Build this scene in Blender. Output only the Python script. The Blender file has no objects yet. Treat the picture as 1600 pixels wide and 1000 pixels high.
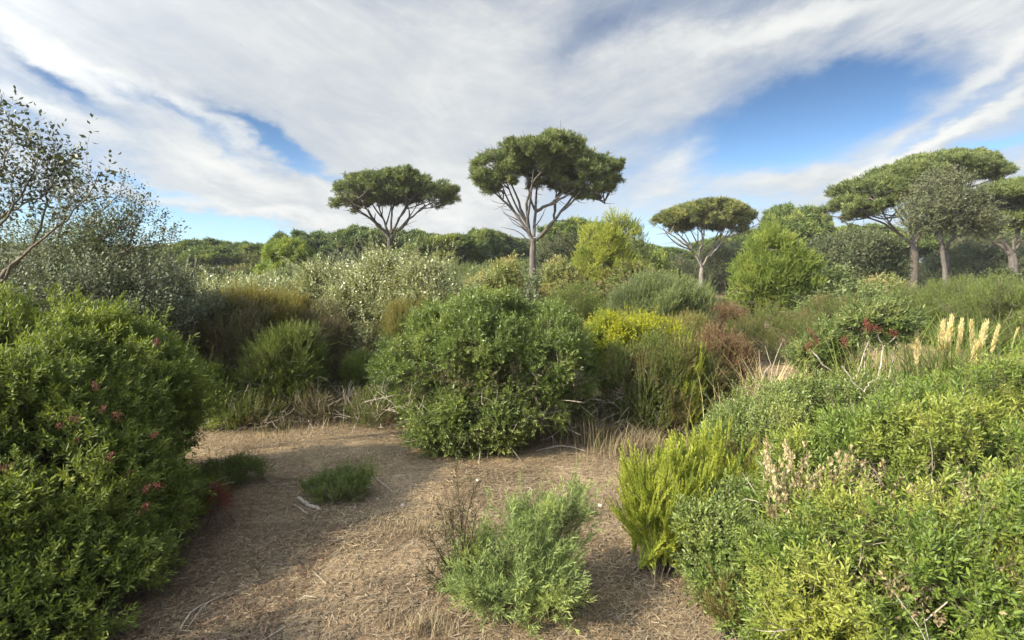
import bpy, math
import numpy as np
from mathutils import Vector

# ------------------------------------------------------------------ camera
F = 873.0                                  # focal length in photograph pixels (1600 wide)
CAM = np.array([0.0, 0.0, 2.3])
PITCH = math.radians(4.6)
sc = bpy.context.scene
cam_data = bpy.data.cameras.new('camera')
cam_data.sensor_width = 36.0
cam_data.lens = 36.0 * F / 1600.0
cam_data.clip_start = 0.05
cam_data.clip_end = 3000.0
cam = bpy.data.objects.new('camera', cam_data)
sc.collection.objects.link(cam)
cam.location = CAM
cam.rotation_euler = (math.pi / 2 - PITCH, 0, 0)
sc.camera = cam

# ------------------------------------------------------------------ sun, sky, exposure
SUN_AZ = math.radians(-118.0)               # measured from +Y towards +X: the sun stands to the left
SUN_EL = math.radians(32.0)
sun_data = bpy.data.lights.new('sun', 'SUN')
sun_data.energy = 5.0
sun_data.angle = math.radians(0.6)
sun_data.color = (1.0, 0.86, 0.63)
sun = bpy.data.objects.new('sun', sun_data)
sc.collection.objects.link(sun)
sdir = Vector((math.sin(SUN_AZ) * math.cos(SUN_EL), math.cos(SUN_AZ) * math.cos(SUN_EL), math.sin(SUN_EL)))
sun.rotation_euler = sdir.to_track_quat('Z', 'Y').to_euler()
sc.view_settings.view_transform = 'Standard'
sc.view_settings.look = 'None'
sc.view_settings.exposure = 1.05
sc.view_settings.gamma = 1.0
sc.cycles.use_denoising = True
sc.cycles.max_bounces = 6
sc.cycles.diffuse_bounces = 3
sc.cycles.transmission_bounces = 4
sc.cycles.transparent_max_bounces = 4
sc.cycles.glossy_bounces = 1
sc.cycles.use_adaptive_sampling = False
sc.cycles.sample_clamp_indirect = 4.0

world = bpy.data.worlds.new('World')
sc.world = world
world.use_nodes = True


def pix_dir(px, py):
    a = np.array([(px - 800.0) / F, 1.0, -(py - 500.0) / F])
    c, s = math.cos(PITCH), math.sin(PITCH)
    return np.array([a[0], a[1] * c + a[2] * s, -a[1] * s + a[2] * c])


def pix_azel(px, py):
    d = pix_dir(px, py)
    d = d / np.linalg.norm(d)
    return math.degrees(math.atan2(d[0], d[1])), math.degrees(math.asin(d[2]))


class V:
    """a float socket with arithmetic, for building shader maths"""
    nt = None

    def __init__(self, s): self.s = s

    @staticmethod
    def op(kind, *args):
        n = V.nt.nodes.new('ShaderNodeMath')
        n.operation = kind
        for i, a in enumerate(args):
            if isinstance(a, V): V.nt.links.new(a.s, n.inputs[i])
            else: n.inputs[i].default_value = a
        return V(n.outputs[0])

    def __add__(self, o): return V.op('ADD', self, o)
    def __radd__(self, o): return V.op('ADD', self, o)
    def __sub__(self, o): return V.op('SUBTRACT', self, o)
    def __rsub__(self, o): return V.op('SUBTRACT', o, self)
    def __mul__(self, o): return V.op('MULTIPLY', self, o)
    def __rmul__(self, o): return V.op('MULTIPLY', self, o)
    def __truediv__(self, o): return V.op('DIVIDE', self, o)


def smooth(v, a, b):
    n = V.nt.nodes.new('ShaderNodeMapRange')
    n.interpolation_type = 'SMOOTHSTEP'
    V.nt.links.new(v.s, n.inputs['Value'])
    n.inputs['From Min'].default_value = a
    n.inputs['From Max'].default_value = b
    return V(n.outputs['Result'])


def build_world():
    nt = world.node_tree
    nt.nodes.clear()
    V.nt = nt
    out = nt.nodes.new('ShaderNodeOutputWorld')
    bg = nt.nodes.new('ShaderNodeBackground')
    sky = nt.nodes.new('ShaderNodeTexSky')
    sky.sky_type = 'NISHITA'
    sky.sun_disc = False
    sky.sun_elevation = SUN_EL
    sky.sun_rotation = SUN_AZ
    sky.altitude = 50
    sky.air_density = 1.0
    sky.dust_density = 0.6
    sky.ozone_density = 1.6
    tc = nt.nodes.new('ShaderNodeTexCoord')
    sep = nt.nodes.new('ShaderNodeSeparateXYZ')
    nt.links.new(tc.outputs['Generated'], sep.inputs[0])
    x, y, z = (V(sep.outputs[i]) for i in range(3))
    az = V.op('ARCTAN2', x, y) * (180 / math.pi)
    el = V.op('ARCSINE', z) * (180 / math.pi)
    zc = V.op('MAXIMUM', z, 0.0) + 0.10

    def noise(ax, ay, scale, detail, rough, off=0.0, dist=0.0):
        cb = nt.nodes.new('ShaderNodeCombineXYZ')
        nt.links.new(ax.s, cb.inputs[0]); nt.links.new(ay.s, cb.inputs[1])
        cb.inputs[2].default_value = off
        n = nt.nodes.new('ShaderNodeTexNoise')
        n.inputs['Scale'].default_value = scale
        n.inputs['Detail'].default_value = detail
        n.inputs['Roughness'].default_value = rough
        n.inputs['Distortion'].default_value = dist
        nt.links.new(cb.outputs[0], n.inputs['Vector'])
        return V(n.outputs['Fac'])
    # the cloud sheet, seen in perspective: plane coordinates, streaks running away from the camera
    u = x / zc
    v = y / zc
    streak = noise(u * 1.0, v * 0.28, 1.1, 6, 0.6, 3.1, 0.6)
    streak2 = noise(u * 1.9, v * 0.8, 1.5, 8, 0.58, 9.7, 1.2)
    puff = noise(az * 0.05, el * 0.13, 2.2, 9, 0.62, 5.3, 0.5)
    warp_a = noise(az * 0.06, el * 0.10, 1.0, 4, 0.55, 21.0)
    warp_e = noise(az * 0.07, el * 0.14, 1.0, 6, 0.6, 33.0)
    azw = az + (warp_a - 0.5) * 14.0
    rag = noise(az * 0.35, el * 0.6, 1.0, 7, 0.65, 44.0)
    elw = el + (warp_e - 0.5) * 7.0 + (rag - 0.5) * 2.4
    # (pixel x, pixel y, radius along, radius across, turn in degrees, amount): where the cover opens or thickens
    holes = [(1225, 200, 165, 52, -14, -1.15), (1090, 205, 130, 28, -10, -0.35), (1360, 140, 110, 40, -10, -0.4),
             (240, 165, 190, 19, 27, -1.05), (430, 228, 140, 18, 24, -1.25), (70, 105, 90, 14, 30, -0.7),
             (240, 293, 110, 9, 10, -0.8), (290, 352, 160, 24, 9, -1.4), (120, 380, 260, 40, 3, -0.9),
             (400, 383, 120, 16, 4, -0.8), (900, 70, 110, 50, -50, -0.28), (740, 220, 40, 12, 0, -0.35),
             (1060, 350, 120, 25, -10, -0.35), (1540, 240, 110, 15, -10, -0.7),
             (1010, 20, 200, 40, -20, -0.15), (1440, 205, 130, 20, -25, -0.35), (930, 320, 120, 30, 0, -0.15),
             (560, 215, 90, 10, 35, -0.25), (30, 190, 120, 14, 15, -0.35)]
    thick = [(170, 120, 200, 30, 26, 0.7), (330, 190, 90, 20, 40, 0.3), (60, 160, 60, 14, 12, 0.3), (330, 260, 260, 26, 12, 0.45),
             (420, 340, 250, 16, 11, 0.5), (450, 60, 300, 90, 5, 0.3), (640, 280, 120, 80, 0, 0.3),
             (1060, 265, 70, 30, -40, 0.55), (1240, 275, 160, 22, -5, 0.5), (1480, 205, 230, 16, -23, 0.7),
             (1560, 280, 110, 12, -12, 0.4), (1180, 50, 260, 26, -6, 0.4), (1350, 255, 90, 8, -40, 0.2), (760, 100, 60, 150, 0, 0.25), (1520, 50, 200, 60, -5, 0.45), (1200, 40, 220, 40, 0, 0.35), (1480, 150, 120, 26, -20, 0.3),
             (1560, 90, 90, 16, -30, 0.35), (700, 330, 160, 40, 0, 0.3)]

    def blob(px, py, ra, rb, turn, amt):
        a0, e0 = pix_azel(px, py)
        a1, e1 = pix_azel(px + 10, py)
        a2, e2 = pix_azel(px, py + 10)
        dx = V.op('SUBTRACT', azw, a0) * (10.0 / (a1 - a0))
        dy = V.op('SUBTRACT', elw, e0) * (10.0 / (e2 - e0))
        t = math.radians(turn)
        p = (dx * math.cos(t) + dy * math.sin(t)) * (1.0 / ra)
        q = (dy * math.cos(t) - dx * math.sin(t)) * (1.0 / rb)
        r = V.op('EXPONENT', (p * p + q * q) * -0.9)
        return r * amt
    # fine wisps, combed along the drift of the sheet: down to the right on the left side, up to the right on the other
    wl = noise((az * 0.90 - el * 0.42) * 0.055, (az * 0.42 + el * 0.90) * 0.34, 1.0, 9, 0.66, 61.0, 0.8)
    wr = noise((az * 0.94 + el * 0.34) * 0.055, (el * 0.94 - az * 0.34) * 0.30, 1.0, 9, 0.66, 71.0, 0.8)
    side = smooth(az, -22.0, 20.0)
    wisp = wl * (1.0 - side) + wr * side
    cover = 0.62 + (streak - 0.5) * 0.8 + (streak2 - 0.5) * 0.45 + (puff - 0.5) * 0.4 + (wisp - 0.5) * 0.58
    for b in holes: cover = cover + blob(*b)
    light = 0.42 + (streak2 - 0.5) * 0.6 + (puff - 0.5) * 0.7 + (wisp - 0.5) * 0.5
    for b in thick:
        g = blob(*b)
        cover = cover + g
        light = light + g * 0.75
    for b in [(420, 70, 420, 120, 5, 0.5), (640, 250, 220, 90, 0, 0.4), (980, 150, 130, 80, -30, .2)]: cover = cover + blob(*b)
    alpha = smooth(cover, -0.15, 1.12)
    alpha = alpha * 0.97
    alpha = V.op('MINIMUM', alpha + (1.0 - smooth(z, 0.0, 0.25)) * 0.16, 1.0)
    lit = smooth(light, 0.1, 1.25)
    cr = nt.nodes.new('ShaderNodeValToRGB')
    cr.color_ramp.elements[0].color = (0.29, 0.32, 0.36, 1)
    cr.color_ramp.elements[1].color = (0.52, 0.525, 0.505, 1)
    e = cr.color_ramp.elements.new(0.45)
    e.color = (0.38, 0.395, 0.405, 1)
    nt.links.new(lit.s, cr.inputs[0])
    # clear air: the sky texture at its strength
    skys = nt.nodes.new('ShaderNodeMix'); skys.data_type = 'RGBA'; skys.blend_type = 'MULTIPLY'
    skys.inputs[0].default_value = 1.0
    nt.links.new(sky.outputs[0], skys.inputs[6])
    skys.inputs[7].default_value = (0.031, 0.040, 0.050, 1)
    low = 1.0 - smooth(z, 0.0, 0.34)
    lift = low * 1.5 + 1.0
    lm_ = nt.nodes.new('ShaderNodeVectorMath'); lm_.operation = 'SCALE'
    nt.links.new(skys.outputs[2], lm_.inputs[0]); nt.links.new(lift.s, lm_.inputs['Scale'])
    mx = nt.nodes.new('ShaderNodeMix'); mx.data_type = 'RGBA'
    nt.links.new(alpha.s, mx.inputs[0])
    nt.links.new(lm_.outputs[0], mx.inputs[6])
    # clouds scatter sunlight forward: the sheet is brighter on the sun's side of the sky
    dp = nt.nodes.new('ShaderNodeVectorMath'); dp.operation = 'DOT_PRODUCT'
    nt.links.new(tc.outputs['Generated'], dp.inputs[0]); dp.inputs[1].default_value = tuple(sdir)
    f = V.op('MAXIMUM', V(dp.outputs['Value']) * 0.5 + 0.5, 0.0)
    glow = V.op('POWER', f, 10.0) * 16.0 + 0.92
    gm = nt.nodes.new('ShaderNodeVectorMath'); gm.operation = 'SCALE'
    nt.links.new(cr.outputs[0], gm.inputs[0]); nt.links.new(glow.s, gm.inputs['Scale'])
    nt.links.new(gm.outputs[0], mx.inputs[7])
    sc10 = nt.nodes.new('ShaderNodeMix'); sc10.data_type = 'RGBA'; sc10.blend_type = 'MULTIPLY'
    sc10.inputs[0].default_value = 1.0
    nt.links.new(mx.outputs[2], sc10.inputs[6])
    sc10.inputs[7].default_value = (10, 10, 10, 1)
    nt.links.new(sc10.outputs[2], bg.inputs['Color'])
    bg.inputs['Strength'].default_value = 0.1
    nt.links.new(bg.outputs[0], out.inputs[0])


build_world()

# ------------------------------------------------------------------ helpers
R = np.random.default_rng(11)


def at(px, py, Y):
    d = pix_dir(px, py)
    return CAM + d * (Y / d[1])


def ground_at(px, py):
    d = pix_dir(px, py)
    return CAM + d * (-CAM[2] / d[2])


def unit(a):
    return a / np.maximum(np.linalg.norm(a, axis=-1, keepdims=True), 1e-9)


def gnoise(p, f, seed=0):
    """cheap smooth noise in -1..1 for an array of points"""
    r = np.random.default_rng(1000 + seed)
    o = np.zeros(p.shape[:-1])
    for k in range(5):
        w = unit(r.normal(size=3)) * f * (0.7 + 0.35 * k)
        o += np.sin(p @ w + r.uniform(0, 6.28)) * (0.9 ** k)
    return o / 2.6


class Geo:
    def __init__(self): self.v, self.f, self.n = [], [], 0

    def add(self, v, f):
        if len(v) == 0: return
        self.v.append(np.asarray(v, np.float32).reshape(-1, 3))
        self.f.append(np.asarray(f, np.int32).reshape(-1, 4) + self.n)
        self.n += len(self.v[-1])

    def build(self, name, mat, parent=None, smooth_shade=False, loc=None):
        me = bpy.data.meshes.new(name)
        if self.n:
            v = np.concatenate(self.v); f = np.concatenate(self.f)
            me.vertices.add(len(v)); me.vertices.foreach_set('co', v.ravel())
            me.loops.add(f.size); me.loops.foreach_set('vertex_index', f.ravel())
            me.polygons.add(len(f)); me.polygons.foreach_set('loop_start', np.arange(0, f.size, 4, dtype=np.int32))
            if smooth_shade: me.polygons.foreach_set('use_smooth', np.ones(len(f), bool))
            me.update(calc_edges=True)
        me.materials.append(mat)
        o = bpy.data.objects.new(name, me)
        sc.collection.objects.link(o)
        if parent is not None: o.parent = parent
        if loc is not None: o.location = loc
        return o


def tag(o, label=None, cat=None, group=None, kind=None):
    if label: o['label'] = label
    if cat: o['category'] = cat
    if group: o['group'] = group
    if kind: o['kind'] = kind
    return o


def thing(name, label, cat, loc, group=None):
    o = bpy.data.objects.new(name, None)
    o.empty_display_size = 0.2
    sc.collection.objects.link(o)
    o.location = [float(c) for c in loc]
    return tag(o, label, cat, group)


def copy_thing(src, loc, rz, scale, label, group=None):
    r = src.copy(); sc.collection.objects.link(r)
    r.location = [float(c) for c in loc]; r.rotation_euler = (0, 0, rz); r.scale = scale
    r['label'] = label
    if group: r['group'] = group
    for ch in list(src.children):
        c = ch.copy(); sc.collection.objects.link(c); c.parent = r
        for g in ch.children:
            d = g.copy(); sc.collection.objects.link(d); d.parent = c
    return r


# ---- tubes: P (B, n, 3) polylines, rad (B, n)
def tubes(geo, P, rad, sides=4):
    P = np.asarray(P, float)
    if P.ndim == 2: P = P[None]
    rad = np.asarray(rad, float)
    if rad.ndim == 1: rad = np.broadcast_to(rad, P.shape[:2])
    B, n, _ = P.shape
    t = np.gradient(P, axis=1)
    t = unit(t)
    ref = np.where(np.abs(t[:, :1, 2:3]) > 0.9, np.array([1.0, 0, 0]), np.array([0, 0, 1.0]))
    ref = np.broadcast_to(ref, P.shape)
    s1 = unit(np.cross(t, ref)); s2 = np.cross(t, s1)
    a = np.arange(sides) * 2 * math.pi / sides
    ring = (s1[:, :, None, :] * np.cos(a)[None, None, :, None] + s2[:, :, None, :] * np.sin(a)[None, None, :, None])
    v = P[:, :, None, :] + ring * rad[:, :, None, None]
    idx = np.arange(B * n * sides).reshape(B, n, sides)
    nx = np.roll(idx, -1, axis=2)
    f = np.stack([idx[:, :-1], nx[:, :-1], nx[:, 1:], idx[:, 1:]], axis=-1)
    geo.add(v.reshape(-1, 3), f.reshape(-1, 4))


def smooth_path(pts, n, wob=0.0, seed=0):
    """resample control points to n points on a soft curve, with a little wander"""
    pts = np.asarray(pts, float)
    d = np.r_[0, np.cumsum(np.linalg.norm(np.diff(pts, axis=0), axis=1))]
    t = np.linspace(0, d[-1], n)
    q = np.stack([np.interp(t, d, pts[:, k]) for k in range(3)], 1)
    for _ in range(2): q[1:-1] = (q[:-2] + 2 * q[1:-1] + q[2:]) / 4
    if wob:
        r = np.random.default_rng(seed)
        w = r.normal(size=(n, 3)) * wob; w[0] = 0; w[-1] = 0
        q += w
    return q


# ---- leaf and twig templates: arrays (k, 3) of vertices and faces
def leaf_geo(base, d, side, l, w, fold, fine):
    nrm = np.cross(d, side)
    if fine:
        v = [base, base + d * l * .33 + side * w * .5 + nrm * fold, base + d * l * .72 + side * w * .42 + nrm * fold,
             base + d * l - nrm * fold * .8, base + d * l * .72 - side * w * .42 + nrm * fold, base + d * l * .33 - side * w * .5 + nrm * fold]
        return np.array(v), np.array([[0, 1, 2, 3], [0, 3, 4, 5]])
    v = [base, base + d * l * .5 + side * w * .5 + nrm * fold, base + d * l, base + d * l * .5 - side * w * .5 + nrm * fold]
    return np.array(v), np.array([[0, 1, 2, 3]])


def spray(n, L, l, w, a0=75, a1=20, fine=False, droop=0.0, pinnate=False, seed=0, petiole=0.0, start=0.1, lvar=0.3):
    r = np.random.default_rng(seed)
    V_, F_, k = [], [], 0
    for i in range(n):
        t = start + (1 - start) * (i + r.uniform(0, .8)) / n
        phi = (i % 2) * math.pi + r.normal() * .35 if pinnate else i * 2.4 + r.normal() * .4
        ang = math.radians(a0 + (a1 - a0) * t + r.normal() * 9)
        d = np.array([math.cos(phi) * math.sin(ang), math.sin(phi) * math.sin(ang), math.cos(ang) - droop])
        d /= np.linalg.norm(d)
        side = np.cross(d, [0, 0, 1.0]) + r.normal(size=3) * .35
        side -= d * side.dot(d); side /= np.linalg.norm(side)
        ll = l * (1 + r.uniform(-lvar, lvar)); ww = w * (1 + r.uniform(-lvar, lvar))
        v, f = leaf_geo(np.array([0, 0, t * L]) + d * petiole, d, side, ll, ww, ww * .18, fine)
        V_.append(v); F_.append(f + k); k += len(v)
    return np.concatenate(V_), np.concatenate(F_)


def tuft(n, l, w, spread, seed=0):
    """a pine shoot: needles fanning round the tip of a shoot"""
    r = np.random.default_rng(seed)
    V_, F_ = [], []
    for i in range(n):
        phi = r.uniform(0, 6.28); ang = math.radians(spread) * math.sqrt(r.uniform(0.02, 1))
        d = np.array([math.cos(phi) * math.sin(ang), math.sin(phi) * math.sin(ang), math.cos(ang)])
        side = unit(np.cross(d, r.normal(size=3)))
        b = np.array([0, 0, r.uniform(-.5, .25) * l])
        v, f = leaf_geo(b, d, side, l * r.uniform(.7, 1.1), w, 0.0, False)
        V_.append(v); F_.append(f + 4 * i)
    return np.concatenate(V_), np.concatenate(F_)


def frames(axis, rnd):
    z = unit(axis)
    h = unit(rnd.normal(size=z.shape))
    x = unit(np.cross(h, z)); y = np.cross(z, x)
    return np.stack([x, y, z], axis=-1)


def stamp(geo, temps, pos, axis, scale, rnd, M=None):
    n = len(pos)
    if n == 0: return None
    if M is None: M = frames(axis, rnd)
    scale = np.broadcast_to(np.asarray(scale, float), (n,))
    pick = rnd.integers(0, len(temps), n)
    for k, (tv, tf) in enumerate(temps):
        m = pick == k
        if not m.any(): continue
        v = np.einsum('nij,kj->nki', M[m], tv) * scale[m][:, None, None] + pos[m][:, None, :]
        f = tf[None] + (np.arange(m.sum()) * len(tv))[:, None, None]
        geo.add(v, f)
    return M


def twig_template(L, r):
    g = Geo()
    tubes(g, np.array([[0, 0, -L * .15], [0, 0, L]]), np.array([r, r * .4]), 3)
    return g.v[0], g.f[0]


# ------------------------------------------------------------------ materials
def mat_base(name):
    m = bpy.data.materials.new(name)
    m.use_nodes = True
    nt = m.node_tree
    nt.nodes.clear()
    return m, nt


def soften(c, k=.10):
    m = .45 * c[0] + .5 * c[1] + .05 * c[2]
    return tuple(1.28 * (v * (1 - k) + m * k * w) for v, w in zip(c, (1.05, .98, .72)))


def leafmat(name, a, b, c=None, trans=0.3, gloss=0.35, rough=0.45, scale=2.5, tint=(1.25, 1.25, 0.6), cshare=0.5):
    """a, b: leaf to leaf variation; c: patches of another growth colour"""
    if not name.startswith(('red', 'yellow_leaf', 'plume', 'straw')):
        a, b = soften(a), soften(b)
        c = soften(c) if c is not None else None
    m, nt = mat_base(name)
    N = nt.nodes.new; K = nt.links.new
    out = N('ShaderNodeOutputMaterial'); geo = N('ShaderNodeNewGeometry'); tc = N('ShaderNodeTexCoord')
    m1 = N('ShaderNodeMix'); m1.data_type = 'RGBA'
    m1.inputs[6].default_value = (*a, 1); m1.inputs[7].default_value = (*b, 1)
    K(geo.outputs['Random Per Island'], m1.inputs[0])
    col = m1.outputs[2]
    if c is not None:
        no = N('ShaderNodeTexNoise'); no.inputs['Scale'].default_value = scale; no.inputs['Detail'].default_value = 3
        K(tc.outputs['Object'], no.inputs['Vector'])
        mr = N('ShaderNodeMapRange'); mr.inputs['From Min'].default_value = 0.62 - 0.3 * cshare; mr.inputs['From Max'].default_value = 0.8 - 0.3 * cshare
        K(no.outputs['Fac'], mr.inputs['Value'])
        m2 = N('ShaderNodeMix'); m2.data_type = 'RGBA'
        K(mr.outputs[0], m2.inputs[0]); K(col, m2.inputs[6]); m2.inputs[7].default_value = (*c, 1)
        col = m2.outputs[2]
    pr = N('ShaderNodeBsdfPrincipled')
    K(col, pr.inputs['Base Color'])
    pr.inputs['Roughness'].default_value = rough
    pr.inputs['Specular IOR Level'].default_value = gloss
    tr = N('ShaderNodeBsdfTranslucent')
    tm = N('ShaderNodeMix'); tm.data_type = 'RGBA'; tm.blend_type = 'MULTIPLY'; tm.inputs[0].default_value = 1
    K(col, tm.inputs[6]); tm.inputs[7].default_value = (*tint, 1)
    K(tm.outputs[2], tr.inputs['Color'])
    mix = N('ShaderNodeMixShader'); mix.inputs[0].default_value = trans
    K(pr.outputs[0], mix.inputs[1]); K(tr.outputs[0], mix.inputs[2])
    K(mix.outputs[0], out.inputs[0])
    return m


def barkmat(name, a, b, scale=18.0, rough=0.9, stretch=4.0):
    m, nt = mat_base(name)
    N = nt.nodes.new; K = nt.links.new
    out = N('ShaderNodeOutputMaterial'); tc = N('ShaderNodeTexCoord'); mp = N('ShaderNodeMapping')
    mp.inputs['Scale'].default_value = (1, 1, 1.0 / stretch)
    K(tc.outputs['Object'], mp.inputs[0])
    no = N('ShaderNodeTexNoise'); no.inputs['Scale'].default_value = scale; no.inputs['Detail'].default_value = 6; no.inputs['Roughness'].default_value = .65
    K(mp.outputs[0], no.inputs['Vector'])
    mr = N('ShaderNodeMapRange'); mr.inputs['From Min'].default_value = .35; mr.inputs['From Max'].default_value = .65
    K(no.outputs['Fac'], mr.inputs['Value'])
    mx = N('ShaderNodeMix'); mx.data_type = 'RGBA'
    mx.inputs[6].default_value = (*a, 1); mx.inputs[7].default_value = (*b, 1)
    K(mr.outputs[0], mx.inputs[0])
    pr = N('ShaderNodeBsdfPrincipled'); pr.inputs['Roughness'].default_value = rough; pr.inputs['Specular IOR Level'].default_value = .2
    K(mx.outputs[2], pr.inputs['Base Color'])
    bp = N('ShaderNodeBump'); bp.inputs['Strength'].default_value = .6; bp.inputs['Distance'].default_value = .02
    K(no.outputs['Fac'], bp.inputs['Height']); K(bp.outputs[0], pr.inputs['Normal'])
    K(pr.outputs[0], out.inputs[0])
    return m


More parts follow.
